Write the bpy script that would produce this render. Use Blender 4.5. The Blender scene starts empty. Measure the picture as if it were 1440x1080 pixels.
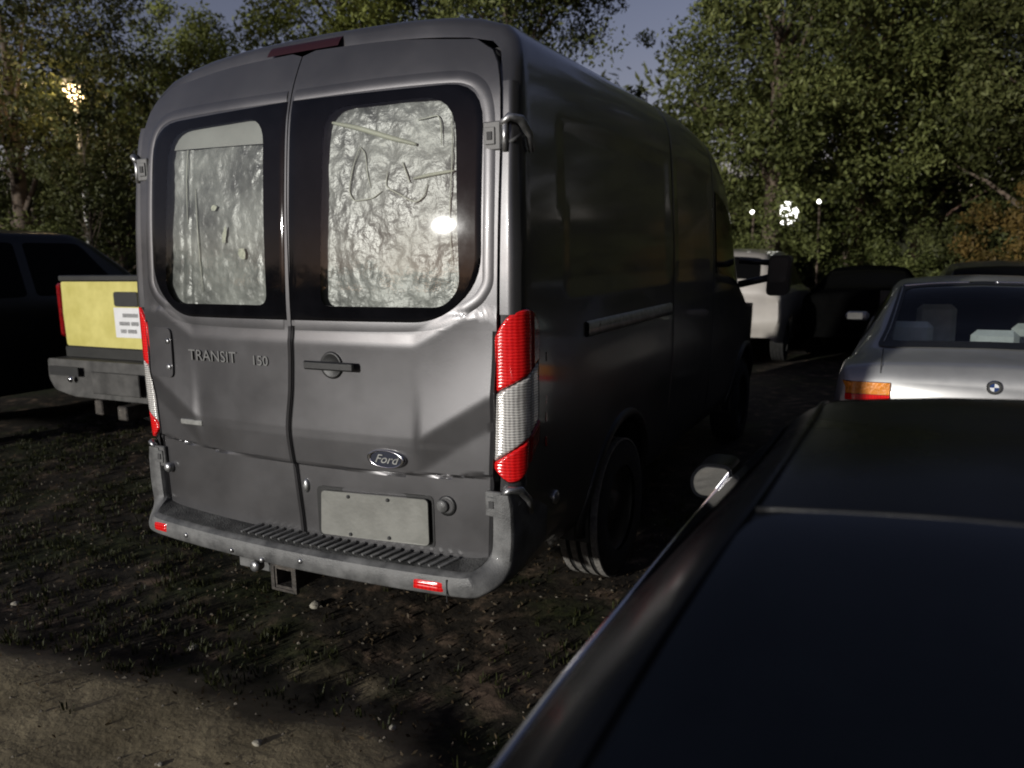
import bpy, math, random
import numpy as np
from mathutils import Matrix, Vector, noise
R = math.radians
SC = bpy.context.scene
COL = SC.collection
random.seed(7); RNG = np.random.default_rng(7)

# ------------------------------------------------------------------ camera
CAMLOC = Vector((2.27, -2.50, 1.63))
def cam_basis(yaw=R(27.0), pit=R(9.4), roll=R(1.0)):
    f = Vector((-math.sin(yaw)*math.cos(pit), math.cos(yaw)*math.cos(pit), -math.sin(pit)))
    r = Vector((math.cos(yaw), math.sin(yaw), 0)); u = r.cross(f)
    c, s = math.cos(roll), math.sin(roll)
    return f, r*c - u*s, u*c + r*s
_f, _r, _u = cam_basis()
cam = bpy.data.objects.new('camera', bpy.data.cameras.new('camera')); COL.objects.link(cam)
cam.matrix_world = Matrix(((_r.x, _u.x, -_f.x, CAMLOC.x), (_r.y, _u.y, -_f.y, CAMLOC.y), (_r.z, _u.z, -_f.z, CAMLOC.z), (0, 0, 0, 1)))
cam.data.lens = 36*1085/1440; cam.data.dof.use_dof = True; cam.data.dof.focus_distance = 3.4; cam.data.dof.aperture_fstop = 2.3
try: SC.cycles.filter_width = 1.9
except Exception: pass
cam.data.clip_end = 600; cam.data.clip_start = .05
SC.camera = cam
# ------------------------------------------------------------------ light
SUN_EL, SUN_AZ = R(10.0), R(22.0)        # light arrives from behind and left of the camera
W = bpy.data.worlds.new('World'); SC.world = W; W.use_nodes = True
nt = W.node_tree; nt.nodes.clear()
sky = nt.nodes.new('ShaderNodeTexSky'); sky.sky_type = 'NISHITA'; sky.sun_disc = False
sky.sun_elevation = SUN_EL; sky.sun_rotation = R(180)+SUN_AZ; sky.air_density = 1.0; sky.dust_density = .3; sky.ozone_density = 1.5
tint = nt.nodes.new('ShaderNodeMixRGB'); tint.blend_type = 'MULTIPLY'; tint.inputs[0].default_value = 1; tint.inputs[2].default_value = (1.20, .84, .88, 1)
bg = nt.nodes.new('ShaderNodeBackground'); bg.inputs[1].default_value = .060
wo = nt.nodes.new('ShaderNodeOutputWorld')
nt.links.new(sky.outputs[0], tint.inputs[1]); nt.links.new(tint.outputs[0], bg.inputs[0]); nt.links.new(bg.outputs[0], wo.inputs[0])
sl = bpy.data.lights.new('sun', 'SUN'); sl.energy = 2.6; sl.angle = R(1.5); sl.color = (1.0, .98, .93)
so = bpy.data.objects.new('sun', sl); COL.objects.link(so)
sdir = Vector((math.sin(SUN_AZ)*math.cos(SUN_EL), math.cos(SUN_AZ)*math.cos(SUN_EL), -math.sin(SUN_EL)))
so.rotation_euler = sdir.to_track_quat('-Z', 'Y').to_euler(); so.location = (-8, -20, 9)
SC.view_settings.view_transform = 'Standard'; SC.view_settings.look = 'None'
SC.view_settings.exposure = .32; SC.view_settings.gamma = 1; SC.view_settings.use_curve_mapping = False

# ------------------------------------------------------------------ materials
def mat(name, col, rough=.5, metal=0, coat=0, noise_amt=0, nscale=8, bump=0, bscale=30, rvar=0, spec=.5, emit=None, estr=0, coatr=.05, alt=None):
    m = bpy.data.materials.new(name); m.use_nodes = True; t = m.node_tree
    b = t.nodes['Principled BSDF']; I = b.inputs
    I['Base Color'].default_value = (*col, 1); I['Roughness'].default_value = rough; I['Metallic'].default_value = metal
    I['Coat Weight'].default_value = coat; I['Coat Roughness'].default_value = coatr; I['Specular IOR Level'].default_value = spec
    if emit: I['Emission Color'].default_value = (*emit, 1); I['Emission Strength'].default_value = estr
    tc = t.nodes.new('ShaderNodeTexCoord')
    if noise_amt or rvar or alt:
        n = t.nodes.new('ShaderNodeTexNoise'); n.inputs['Scale'].default_value = nscale; n.inputs['Detail'].default_value = 7
        n.inputs['Roughness'].default_value = .62
        t.links.new(tc.outputs['Object'], n.inputs['Vector'])
    if noise_amt or alt:
        cr = t.nodes.new('ShaderNodeValToRGB'); a = alt or tuple(min(1, c*(1+noise_amt)) for c in col)
        cr.color_ramp.elements[0].position = .34; cr.color_ramp.elements[1].position = .68
        cr.color_ramp.elements[0].color = (*(tuple(c*(1-noise_amt) for c in col)), 1); cr.color_ramp.elements[1].color = (*a, 1)
        t.links.new(n.outputs['Fac'], cr.inputs['Fac']); t.links.new(cr.outputs[0], I['Base Color'])
    if rvar:
        mr = t.nodes.new('ShaderNodeMapRange'); mr.inputs[1].default_value = .3; mr.inputs[2].default_value = .7
        mr.inputs[3].default_value = max(0, rough-rvar); mr.inputs[4].default_value = rough+rvar
        t.links.new(n.outputs['Fac'], mr.inputs[0]); t.links.new(mr.outputs[0], I['Roughness'])
    if bump:
        n2 = t.nodes.new('ShaderNodeTexNoise'); n2.inputs['Scale'].default_value = bscale; n2.inputs['Detail'].default_value = 4
        t.links.new(tc.outputs['Object'], n2.inputs['Vector'])
        bp = t.nodes.new('ShaderNodeBump'); bp.inputs['Strength'].default_value = bump; bp.inputs['Distance'].default_value = .02
        t.links.new(n2.outputs['Fac'], bp.inputs['Height']); t.links.new(bp.outputs[0], I['Normal'])
    return m
def glass_mat(name, tintc, refl=.12):
    m = bpy.data.materials.new(name); m.use_nodes = True; t = m.node_tree; t.nodes.clear()
    tr = t.nodes.new('ShaderNodeBsdfTransparent'); tr.inputs[0].default_value = (*tintc, 1)
    gl = t.nodes.new('ShaderNodeBsdfGlossy'); gl.inputs['Roughness'].default_value = .03
    fr = t.nodes.new('ShaderNodeFresnel'); fr.inputs[0].default_value = 1.5
    ad = t.nodes.new('ShaderNodeMath'); ad.operation = 'MULTIPLY'; ad.inputs[1].default_value = 1+refl*4
    mx = t.nodes.new('ShaderNodeMixShader'); o = t.nodes.new('ShaderNodeOutputMaterial')
    t.links.new(fr.outputs[0], ad.inputs[0]); t.links.new(ad.outputs[0], mx.inputs[0])
    t.links.new(tr.outputs[0], mx.inputs[1]); t.links.new(gl.outputs[0], mx.inputs[2]); t.links.new(mx.outputs[0], o.inputs[0])
    return m
M = {}
M['van'] = mat('van_grey_metallic_paint', (.096, .094, .097), .39, .64, .7, .10, 2.5, .03, 260, .06, coatr=.08)
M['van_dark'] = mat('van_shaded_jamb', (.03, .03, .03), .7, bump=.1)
M['bump'] = mat('van_bumper_plastic', (.085, .085, .085), .52, .1, .1, .3, 9, .15, 180, .12, alt=(.18, .18, .176))
M['pad'] = mat('dirty_step_pad', (.055, .055, .053), .7, 0, 0, .5, 12, .4, 120, .1, alt=(.10, .10, .095))
M['blackglass'] = mat('black_glass_border', (.004, .004, .005), .06, 0, 0, .3, 6, spec=.28, rvar=.02)
M['glass'] = glass_mat('clear_window_glass', (.88, .885, .87))
M['tint'] = glass_mat('tinted_window_glass', (.93, .96, .95), -.08)
M['black'] = mat('black_plastic', (.010, .010, .010), .45, bump=.1, bscale=300, noise_amt=.3)
M['rubber'] = mat('tyre_rubber', (.008, .008, .007), .9, noise_amt=.5, nscale=20, bump=.2, bscale=80, alt=(.016, .015, .014))
M['tread'] = mat('dusty_tyre_tread', (.16, .15, .135), .9, noise_amt=.35, nscale=30, bump=.3, bscale=90)
M['chrome'] = mat('chrome_trim', (.62, .62, .64), .14, 1.0, rvar=.06, nscale=20)
M['metal'] = mat('dull_zinc_metal', (.42, .42, .42), .38, .9, rvar=.12, nscale=30, noise_amt=.3)
M['red'] = mat('red_lamp_lens', (.55, .005, .007), .16, 0, 1.0, .35, 14, .18, 90, alt=(.95, .02, .02))
M['red_dim'] = mat('dim_red_lens', (.022, .002, .003), .45, 0, .1)
M['red_dark'] = mat('dark_red_lens', (.22, .003, .004), .2, 0, 1.0, .3, 20, .3, 60)
M['clear'] = mat('clear_ribbed_lens', (.42, .41, .39), .16, .25, 1.0, .6, 60, .35, 120, alt=(.85, .83, .78))
def lens_mat(name, ca, cb, metal=0, sc=26):
    m = bpy.data.materials.new(name); m.use_nodes = True; t = m.node_tree; b = t.nodes['Principled BSDF']; N = t.nodes.new; L = t.links
    tc = N('ShaderNodeTexCoord'); wv = N('ShaderNodeTexWave'); wv.bands_direction = 'Z'; wv.inputs['Scale'].default_value = sc; wv.inputs['Distortion'].default_value = 1.2; wv.inputs['Detail'].default_value = 1
    wx = N('ShaderNodeTexWave'); wx.bands_direction = 'X'; wx.inputs['Scale'].default_value = sc*.7; wx.inputs['Distortion'].default_value = 1.5
    nz = N('ShaderNodeTexNoise'); nz.inputs['Scale'].default_value = 17
    for n in (wv, wx, nz): L.new(tc.outputs['Object'], n.inputs['Vector'])
    mu = N('ShaderNodeMath'); mu.operation = 'MULTIPLY'; L.new(wv.outputs['Fac'], mu.inputs[0]); L.new(nz.outputs['Fac'], mu.inputs[1])
    ad = N('ShaderNodeMath'); ad.operation = 'MULTIPLY_ADD'; ad.inputs[1].default_value = .35; L.new(wx.outputs['Fac'], ad.inputs[0]); L.new(mu.outputs[0], ad.inputs[2])
    cr = N('ShaderNodeValToRGB'); cr.color_ramp.elements[0].position = .12; cr.color_ramp.elements[1].position = .75
    cr.color_ramp.elements[0].color = (*ca, 1); cr.color_ramp.elements[1].color = (*cb, 1)
    L.new(ad.outputs[0], cr.inputs[0]); L.new(cr.outputs[0], b.inputs['Base Color'])
    bp = N('ShaderNodeBump'); bp.inputs['Strength'].default_value = .35; bp.inputs['Distance'].default_value = .004; L.new(wv.outputs['Fac'], bp.inputs['Height']); L.new(bp.outputs[0], b.inputs['Normal'])
    b.inputs['Roughness'].default_value = .18; b.inputs['Coat Weight'].default_value = .8; b.inputs['Metallic'].default_value = metal; return m
M['red'] = lens_mat('red_lamp_lens_ribbed', (.55, .004, .005), (.95, .02, .02), 0, 26)
M['clear'] = lens_mat('clear_lamp_lens_ribbed', (.26, .25, .24), (.85, .83, .78), .15, 30)
M['amber'] = mat('amber_lamp_lens', (.85, .28, .03), .2, 0, 1.0, .2, 30, .5, 60)
M['plate'] = mat('blank_plate_paint', (.21, .21, .19), .42, .2, .2, .14, 5, .05, 60, .1)
M['badgeblue'] = mat('badge_blue_enamel', (.008, .011, .026), .35, coat=.3)
M['white'] = mat('white_enamel', (.75, .75, .75), .3, coat=.5)
M['blue'] = mat('blue_enamel', (.012, .04, .16), .3, coat=.5)
M['hitch'] = mat('rusty_hitch_steel', (.05, .047, .045), .65, .5, noise_amt=.5, nscale=18, bump=.3, bscale=60, alt=(.11, .095, .08))
M['coupe'] = mat('black_coupe_paint', (.003, .0035, .005), .30, .0, .04, spec=.09, noise_amt=.3, nscale=3, bump=.02, bscale=200, rvar=.08)
M['coupeglass'] = mat('near_black_window_glass', (.003, .004, .006), .12, 0, .15, .3, 2, rvar=.04, spec=.26)
M['farglass'] = mat('dark_far_car_glass', (.003, .003, .003), .35, spec=.05)
M['bmw'] = mat('silver_grey_paint', (.37, .37, .365), .42, .5, .6, .10, 3, .03, 240, .08)
M['suvwhite'] = mat('white_suv_paint', (.40, .37, .33), .4, 0, .8, .1, 3)
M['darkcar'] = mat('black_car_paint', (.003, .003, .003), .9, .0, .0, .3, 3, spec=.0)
M['darkgloss'] = mat('black_suv_paint', (.006, .006, .006), .28, 0, .15, .3, 3, spec=.3)
M['darkgrey'] = mat('dark_grey_car_paint', (.05, .05, .05), .35, .4, .8, .2, 3)
M['yellow'] = mat('faded_yellow_paint', (.60, .53, .12), .55, 0, .2, .16, 3.5, .1, 90, .08, alt=(.68, .61, .19))
M['pickblack'] = mat('pickup_charcoal_paint', (.022, .022, .02), .45, .2, .5, .3, 4)
M['badge'] = mat('satin_badge', (.17, .17, .165), .45, .3)
M['pickchrome'] = mat('weathered_pickup_bumper', (.06, .058, .055), .55, .4, noise_amt=.5, nscale=6)
M['dullchrome'] = mat('dull_bumper_chrome', (.34, .34, .32), .42, .3, noise_amt=.4, nscale=6, rvar=.15)
M['paper'] = mat('white_paper_notice', (.72, .72, .72), .7, noise_amt=.06)
M['inkfaint'] = mat('faded_ink', (.26, .26, .26), .8, noise_amt=.5, nscale=90)
M['ink'] = mat('printed_ink', (.05, .05, .05), .8)
M['seat'] = mat('pale_leather_seat', (.80, .88, .84), .6, noise_amt=.15)
M['maroon'] = mat('maroon_brake_lamp', (.09, .015, .02), .4, coat=.5)
M['mirrorglass'] = mat('mirror_glass', (.8, .82, .85), .03, 1.0)
M['bark'] = mat('tree_bark', (.10, .075, .055), .9, noise_amt=.45, nscale=9, bump=.8, bscale=16)
M['barkpale'] = mat('pale_tree_bark', (.20, .13, .095), .9, noise_amt=.4, nscale=9, bump=.8, bscale=16)
M['polewhite'] = mat('galvanised_pole', (.45, .44, .42), .5, .5, noise_amt=.2)
M['lampglow'] = mat('warm_lamp_glass', (.9, .8, .6), .3, emit=(1.0, .72, .38), estr=12)
M['floodglow'] = mat('cool_lamp_glass', (.9, .9, .9), .3, emit=(1.0, .98, .92), estr=5)
M['grit'] = mat('dull_grit', (.15, .13, .10), .9, noise_amt=.4, nscale=4)
M['stone'] = mat('pale_stone', (.27, .25, .20), .85, noise_amt=.25, nscale=30, bump=.5, bscale=60)
M['wire'] = mat('pale_wire', (.56, .58, .50), .5, noise_amt=.1)
M['film_rod'] = mat('pale_rail', (.46, .48, .39), .55, noise_amt=.2)
def film_material():
    m = mat('crinkled_plastic_sheet', (.15, .158, .155), .38, .12, .0, .36, 4.2, .40, 20, .10, alt=(.34, .355, .335))
    return m
M['film'] = film_material()
M['filmtop'] = mat('smooth_plastic_sheet_top', (.30, .31, .29), .5, 0, .4, .1, 5)

def leaf_mat(name, dark, light, rough=.55):
    m = bpy.data.materials.new(name); m.use_nodes = True; t = m.node_tree; b = t.nodes['Principled BSDF']
    at = t.nodes.new('ShaderNodeAttribute'); at.attribute_name = 'tone'
    mx = t.nodes.new('ShaderNodeMixRGB'); mx.inputs[1].default_value = (*dark, 1); mx.inputs[2].default_value = (*light, 1)
    t.links.new(at.outputs['Fac'], mx.inputs[0]); t.links.new(mx.outputs[0], b.inputs['Base Color'])
    b.inputs['Roughness'].default_value = rough; b.inputs['Specular IOR Level'].default_value = .2
    tr = t.nodes.new('ShaderNodeBsdfTranslucent'); t.links.new(mx.outputs[0], tr.inputs[0])
    ms = t.nodes.new('ShaderNodeMixShader'); ms.inputs[0].default_value = .25
    t.links.new(b.outputs[0], ms.inputs[1]); t.links.new(tr.outputs[0], ms.inputs[2]); t.links.new(ms.outputs[0], t.nodes['Material Output'].inputs[0])
    return m
M['leaf'] = leaf_mat('green_leaves', (.022, .029, .006), (.20, .225, .075))
M['leafdark'] = leaf_mat('dark_green_leaves', (.016, .019, .004), (.14, .155, .055))
M['leafyellow'] = leaf_mat('yellow_green_leaves', (.08, .09, .014), (.31, .345, .10))
M['leafwarm'] = leaf_mat('painted_warmlit_leaves', (.06, .045, .012), (.20, .13, .04))  # brown tones stand in for a warm lamp's light on the foliage
M['grass'] = leaf_mat('weed_blades', (.009, .011, .003), (.045, .050, .015))  # dark blades are part of the shade painted on the ground
M['litter'] = leaf_mat('fallen_leaves', (.02, .014, .007), (.13, .095, .055))

# ------------------------------------------------------------------ helpers
def mesh(name, V, F, m, parent=None, smooth=True, tone=None):
    me = bpy.data.meshes.new(name)
    me.from_pydata([tuple(v) for v in V], [], [tuple(f) for f in F])
    if m is not None: me.materials.append(m)
    if smooth: me.polygons.foreach_set('use_smooth', [True]*len(me.polygons))
    me.update()
    o = bpy.data.objects.new(name, me); COL.objects.link(o)
    if parent is not None: o.parent = parent
    return o
def quads_np(name, co, m, parent=None, tone=None):
    """co: (n,4,3) quads -> one mesh, quick"""
    n = len(co); me = bpy.data.meshes.new(name)
    me.vertices.add(n*4); me.vertices.foreach_set('co', co.reshape(-1).astype(np.float32))
    me.loops.add(n*4); me.loops.foreach_set('vertex_index', np.arange(n*4, dtype=np.int32))
    me.polygons.add(n); me.polygons.foreach_set('loop_start', np.arange(0, n*4, 4, dtype=np.int32))
    me.update(calc_edges=True)
    if tone is not None:
        a = me.attributes.new('tone', 'FLOAT', 'FACE'); a.data.foreach_set('value', tone.astype(np.float32))
    me.materials.append(m)
    o = bpy.data.objects.new(name, me); COL.objects.link(o)
    if parent is not None: o.parent = parent
    return o
def thing(name, label, cat, loc=(0, 0, 0), group=None):
    o = bpy.data.objects.new(name, None); COL.objects.link(o); o.location = loc; o.empty_display_size = .2
    return tag(o, label, cat, group)
def tag(o, label=None, cat=None, group=None, kind=None):
    if label: o['label'] = label
    if cat: o['category'] = cat
    if group: o['group'] = group
    if kind: o['kind'] = kind
    return o
class MB:
    def __init__(s): s.V = []; s.F = []
    def add(s, V, F):
        n = len(s.V); s.V += [tuple(v) for v in V]; s.F += [tuple(i+n for i in f) for f in F]; return s
    def box(s, a, b, bev=.0):
        (x0, y0, z0), (x1, y1, z1) = a, b
        if bev <= 0:
            V = [(x, y, z) for x in (x0, x1) for y in (y0, y1) for z in (z0, z1)]
            return s.add(V, [(0, 1, 3, 2), (4, 6, 7, 5), (0, 4, 5, 1), (2, 3, 7, 6), (0, 2, 6, 4), (1, 5, 7, 3)])
        # chamfered box : three slabs hull style via 24 verts
        c = [(x0, x1), (y0, y1), (z0, z1)]; V = []; idx = {}
        for i in (0, 1):
            for j in (0, 1):
                for k in (0, 1):
                    p = [c[0][i], c[1][j], c[2][k]]; sg = [1-2*i, 1-2*j, 1-2*k]
                    for ax in range(3):
                        q = [p[a] + (0 if a == ax else sg[a]*bev) for a in range(3)]
                        idx[(i, j, k, ax)] = len(V); V.append(q)
        F = []
        for ax in range(3):
            o1, o2 = [a for a in range(3) if a != ax]
            for e in (0, 1):
                f = []
                for (u, v) in ((0, 0), (1, 0), (1, 1), (0, 1)):
                    t = [0, 0, 0]; t[ax] = e; t[o1] = u; t[o2] = v; f.append(idx[(*t, ax)])
                F.append(f)
        for ax in range(3):
            o1, o2 = [a for a in range(3) if a != ax]
            for u in (0, 1):
                for v in (0, 1):
                    t0 = [0, 0, 0]; t0[ax] = 0; t0[o1] = u; t0[o2] = v; t1 = list(t0); t1[ax] = 1
                    F.append((idx[(*t0, o1)], idx[(*t0, o2)], idx[(*t1, o2)], idx[(*t1, o1)]))
        for i in (0, 1):
            for j in (0, 1):
                for k in (0, 1): F.append([idx[(i, j, k, a)] for a in range(3)])
        return s.add(V, F)
    def tube(s, pts, r, n=8, caps=True):
        pts = [Vector(p) for p in pts]; rs = r if hasattr(r, '__len__') else [r]*len(pts); V = []; F = []
        up = None
        for i, p in enumerate(pts):
            d = (pts[min(i+1, len(pts)-1)]-pts[max(i-1, 0)]).normalized()
            if up is None: up = Vector((0, 0, 1)) if abs(d.z) < .9 else Vector((1, 0, 0))
            a = d.cross(up).normalized(); b = a.cross(d).normalized(); up = b
            for k in range(n):
                t = 2*math.pi*k/n; V.append(p + (a*math.cos(t)+b*math.sin(t))*rs[i])
        for i in range(len(pts)-1):
            for k in range(n): F.append((i*n+k, i*n+(k+1) % n, (i+1)*n+(k+1) % n, (i+1)*n+k))
        if caps: F.append(tuple(range(n))[::-1]); F.append(tuple(range((len(pts)-1)*n, len(pts)*n)))
        return s.add(V, F)
    def lathe(s, prof, c, axis='y', n=32):
        """prof: (r, h) ; axis direction"""
        V = []; F = []
        for (r, h) in prof:
            for k in range(n):
                t = 2*math.pi*k/n; a, b = r*math.cos(t), r*math.sin(t)
                V.append({'y': (c[0]+a, c[1]+h, c[2]+b), 'x': (c[0]+h, c[1]+a, c[2]+b), 'z': (c[0]+a, c[1]+b, c[2]+h)}[axis])
        for i in range(len(prof)-1):
            for k in range(n): F.append((i*n+k, i*n+(k+1) % n, (i+1)*n+(k+1) % n, (i+1)*n+k))
        return s.add(V, F)
    def prism(s, poly, y0, y1, fn):
        """poly list of (a,b); fn(a,b,d)->xyz"""
        n = len(poly); V = [fn(a, b, y0) for a, b in poly]+[fn(a, b, y1) for a, b in poly]
        F = [tuple(range(n)), tuple(range(n, 2*n))[::-1]] + [(i, (i+1) % n, (i+1) % n+n, i+n) for i in range(n)]
        return s.add(V, F)
    def build(s, name, m, parent=None, smooth=False):
        return mesh(name, s.V, s.F, m, parent, smooth)
def recalc(o):
    import bmesh
    b = bmesh.new(); b.from_mesh(o.data); bmesh.ops.recalc_face_normals(b, faces=b.faces); b.to_mesh(o.data); b.free(); return o
def autosmooth(o, ang=35):
    me = o.data; me.polygons.foreach_set('use_smooth', [True]*len(me.polygons))
    try: me.set_sharp_from_angle(angle=R(ang))
    except Exception: pass
    return o
def pchip(xs, ys):
    xs = np.array(xs, float); ys = np.array(ys, float)
    h = np.diff(xs); d = np.diff(ys)/h; m = np.zeros(len(xs))
    for i in range(1, len(xs)-1):
        if d[i-1]*d[i] > 0: m[i] = 2*d[i-1]*d[i]/(d[i-1]+d[i])
    m[0] = d[0]; m[-1] = d[-1]
    def f(x):
        i = int(min(max(np.searchsorted(xs, x)-1, 0), len(h)-1)); x = min(max(x, xs[0]), xs[-1])
        t = (x-xs[i])/h[i]
        return float((2*t**3-3*t**2+1)*ys[i]+(t**3-2*t**2+t)*h[i]*m[i]+(-2*t**3+3*t**2)*ys[i+1]+(t**3-t**2)*h[i]*m[i+1])
    return f
def lin(xs, ys): return lambda x: float(np.interp(x, xs, ys))
def rounded_poly(P, r, n=6):
    """polygon list with per-corner radius -> dense outline"""
    out = []; N = len(P)
    for i in range(N):
        p = Vector(P[i]); a = Vector(P[i-1]); b = Vector(P[(i+1) % N]); rr = r[i] if hasattr(r, '__len__') else r
        da = (a-p); db = (b-p); la, lb = da.length, db.length; da.normalize(); db.normalize()
        t = min(rr, la*.49, lb*.49)
        for k in range(n+1):
            s = k/n; out.append(tuple((p+da*t)*(1-s)**2+p*2*s*(1-s)+(p+db*t)*s*s))
    return out
def ray_contour(poly, c, angs):
    """distance points of closed polygon at the given angles from c"""
    out = []; N = len(poly)
    for a in angs:
        dx, dz = math.cos(a), math.sin(a); best = None
        for i in range(N):
            x1, z1 = poly[i][0]-c[0], poly[i][1]-c[1]; x2, z2 = poly[(i+1) % N][0]-c[0], poly[(i+1) % N][1]-c[1]
            ex, ez = x2-x1, z2-z1; den = dx*ez-dz*ex
            if abs(den) < 1e-12: continue
            t = (x1*ez-z1*ex)/den; s = (x1*dz-z1*dx)/den
            if t > 0 and -1e-9 <= s <= 1+1e-9 and (best is None or t > best): best = t
        out.append((c[0]+dx*best, c[1]+dz*best))
    return out
def angles_for(*polys, c, base=120):
    A = [2*math.pi*k/base for k in range(base)]
    for P in polys: A += [math.atan2(z-c[1], x-c[0]) % (2*math.pi) for x, z in P]
    A = sorted(A); o = [A[0]]
    for a in A[1:]:
        if a-o[-1] > .004: o.append(a)
    return o
def ring_sheet(outer, inner, c, nrad, fn, base=120):
    A = angles_for(outer, inner, c=c, base=base); O = ray_contour(outer, c, A); I = ray_contour(inner, c, A); n = len(A)
    V = []; F = []
    for j in range(nrad+1):
        s = j/nrad
        for k in range(n): V.append(fn(O[k][0]*(1-s)+I[k][0]*s, O[k][1]*(1-s)+I[k][1]*s, s))
    for j in range(nrad):
        for k in range(n): F.append((j*n+k, j*n+(k+1) % n, (j+1)*n+(k+1) % n, (j+1)*n+k))
    return V, F
def disc_sheet(outer, c, nrad, fn, base=64):
    A = angles_for(outer, c=c, base=base); O = ray_contour(outer, c, A); n = len(A); V = [fn(c[0], c[1], 0)]; F = []
    for j in range(1, nrad+1):
        s = j/nrad
        for k in range(n): V.append(fn(c[0]+(O[k][0]-c[0])*s, c[1]+(O[k][1]-c[1])*s, s))
    for k in range(n): F.append((0, 1+k, 1+(k+1) % n))
    for j in range(nrad-1):
        for k in range(n): F.append((1+j*n+k, 1+(j+1)*n+k, 1+(j+1)*n+(k+1) % n, 1+j*n+(k+1) % n))
    return V, F
def grid(us, vs, fn):
    V = [fn(u, v) for u in us for v in vs]; n = len(vs)
    F = [(i*n+j, (i+1)*n+j, (i+1)*n+j+1, i*n+j+1) for i in range(len(us)-1) for j in range(n-1)]
    return V, F
def text_mesh(name, body, size, m, parent, loc, rot, extrude=.002, shear=0, sx=1, align='CENTER'):
    cu = bpy.data.curves.new(name, 'FONT'); cu.body = body; cu.size = size; cu.extrude = extrude; cu.shear = shear
    cu.align_x = align; cu.align_y = 'CENTER'; cu.resolution_u = 3
    o = bpy.data.objects.new(name, cu); COL.objects.link(o)
    dg = bpy.context.evaluated_depsgraph_get(); dg.update()
    me = bpy.data.meshes.new_from_object(o.evaluated_get(dg)); bpy.data.objects.remove(o)
    me.materials.clear(); me.materials.append(m)
    o = bpy.data.objects.new(name, me); COL.objects.link(o); o.parent = parent; o.location = loc; o.rotation_euler = rot; o.scale = (sx, 1, 1)
    return o

# ------------------------------------------------------------------ ground
def ground_h(x, y):
    h = .05*noise.noise(Vector((x*.35, y*.35, 3.1))) + .018*noise.noise(Vector((x*1.7, y*1.7, .4)))
    h += .012*noise.noise(Vector((x*6, y*6, 1.4)))
    edge = -.52 + .10*math.sin(x*1.6+.8) + .07*noise.noise(Vector((x*2.2, 0, 9)))
    w = 1/(1+math.exp(max(-50, min(50, -(y-edge)*13))))                 # the sandy track ends in a small bank, shaped in to shade the ground beyond
    near = math.exp(-((x-.2)/3.2)**2)
    h = h*.5 - .10*w*near*math.exp(-max(0, y-edge)*.55) + .0
    for cx in (-.55, .33):                          # wheel ruts running under the van
        h -= .03*math.exp(-((x-cx-.12*y)/.16)**2)*w
    h += .02*abs(noise.noise(Vector((x*3.1, y*3.1, 7))))*w
    return h - .02
def ground_material():
    m = bpy.data.materials.new('soil_sand_painted_shade'); m.use_nodes = True; t = m.node_tree; b = t.nodes['Principled BSDF']; L = t.links
    N = t.nodes.new; tc = N('ShaderNodeTexCoord')
    at = N('ShaderNodeAttribute'); at.attribute_name = 'track'
    def nz(s, d=8, r=.6):
        n = N('ShaderNodeTexNoise'); n.inputs['Scale'].default_value = s; n.inputs['Detail'].default_value = d; n.inputs['Roughness'].default_value = r
        L.new(tc.outputs['Object'], n.inputs['Vector']); return n
    def ramp(src, e):
        c = N('ShaderNodeValToRGB'); c.color_ramp.elements[0].position = e[0][0]; c.color_ramp.elements[0].color = (*e[0][1], 1)
        c.color_ramp.elements[1].position = e[-1][0]; c.color_ramp.elements[1].color = (*e[-1][1], 1)
        for p, cc in e[1:-1]: q = c.color_ramp.elements.new(p); q.color = (*cc, 1)
        L.new(src, c.inputs[0]); return c
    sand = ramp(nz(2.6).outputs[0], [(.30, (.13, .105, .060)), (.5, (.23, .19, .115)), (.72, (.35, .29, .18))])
    soil = ramp(nz(7).outputs[0], [(.32, (.006, .005, .004)), (.55, (.032, .025, .017)), (.70, (.16, .11, .075))])  # dark stops stand in for shade, brown stop for lit dirt patches
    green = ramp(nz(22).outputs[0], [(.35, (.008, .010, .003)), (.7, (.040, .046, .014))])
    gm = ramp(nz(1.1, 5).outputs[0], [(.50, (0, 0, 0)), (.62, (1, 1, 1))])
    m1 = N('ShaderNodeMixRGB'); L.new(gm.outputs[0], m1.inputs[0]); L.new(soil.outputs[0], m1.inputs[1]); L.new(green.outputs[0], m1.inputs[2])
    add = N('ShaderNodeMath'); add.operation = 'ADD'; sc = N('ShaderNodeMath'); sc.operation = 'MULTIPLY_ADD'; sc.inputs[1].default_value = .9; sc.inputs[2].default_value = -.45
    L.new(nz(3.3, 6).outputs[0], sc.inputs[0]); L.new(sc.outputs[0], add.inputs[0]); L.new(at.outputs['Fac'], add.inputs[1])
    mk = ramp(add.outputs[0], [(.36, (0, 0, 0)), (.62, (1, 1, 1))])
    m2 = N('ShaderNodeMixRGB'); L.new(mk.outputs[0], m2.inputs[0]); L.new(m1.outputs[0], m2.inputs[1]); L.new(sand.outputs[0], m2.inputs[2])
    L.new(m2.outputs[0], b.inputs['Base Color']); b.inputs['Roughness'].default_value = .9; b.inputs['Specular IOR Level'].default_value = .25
    bp = N('ShaderNodeBump'); bp.inputs['Strength'].default_value = .45; bp.inputs['Distance'].default_value = .03
    L.new(nz(13, 9, .62).outputs[0], bp.inputs['Height']); L.new(bp.outputs[0], b.inputs['Normal'])
    return m
def axis(fine0, fine1, step, lo, hi):
    a = list(np.arange(fine0, fine1+1e-6, step)); s = step
    x = fine0
    while x > lo: s *= 1.25; x -= s; a.insert(0, max(x, lo))
    s = step; x = fine1
    while x < hi: s *= 1.25; x += s; a.append(min(x, hi))
    return a
gx, gy = axis(-5.5, 2.4, .055, -260, 260), axis(-2.3, 3.4, .05, -260, 260)
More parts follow.
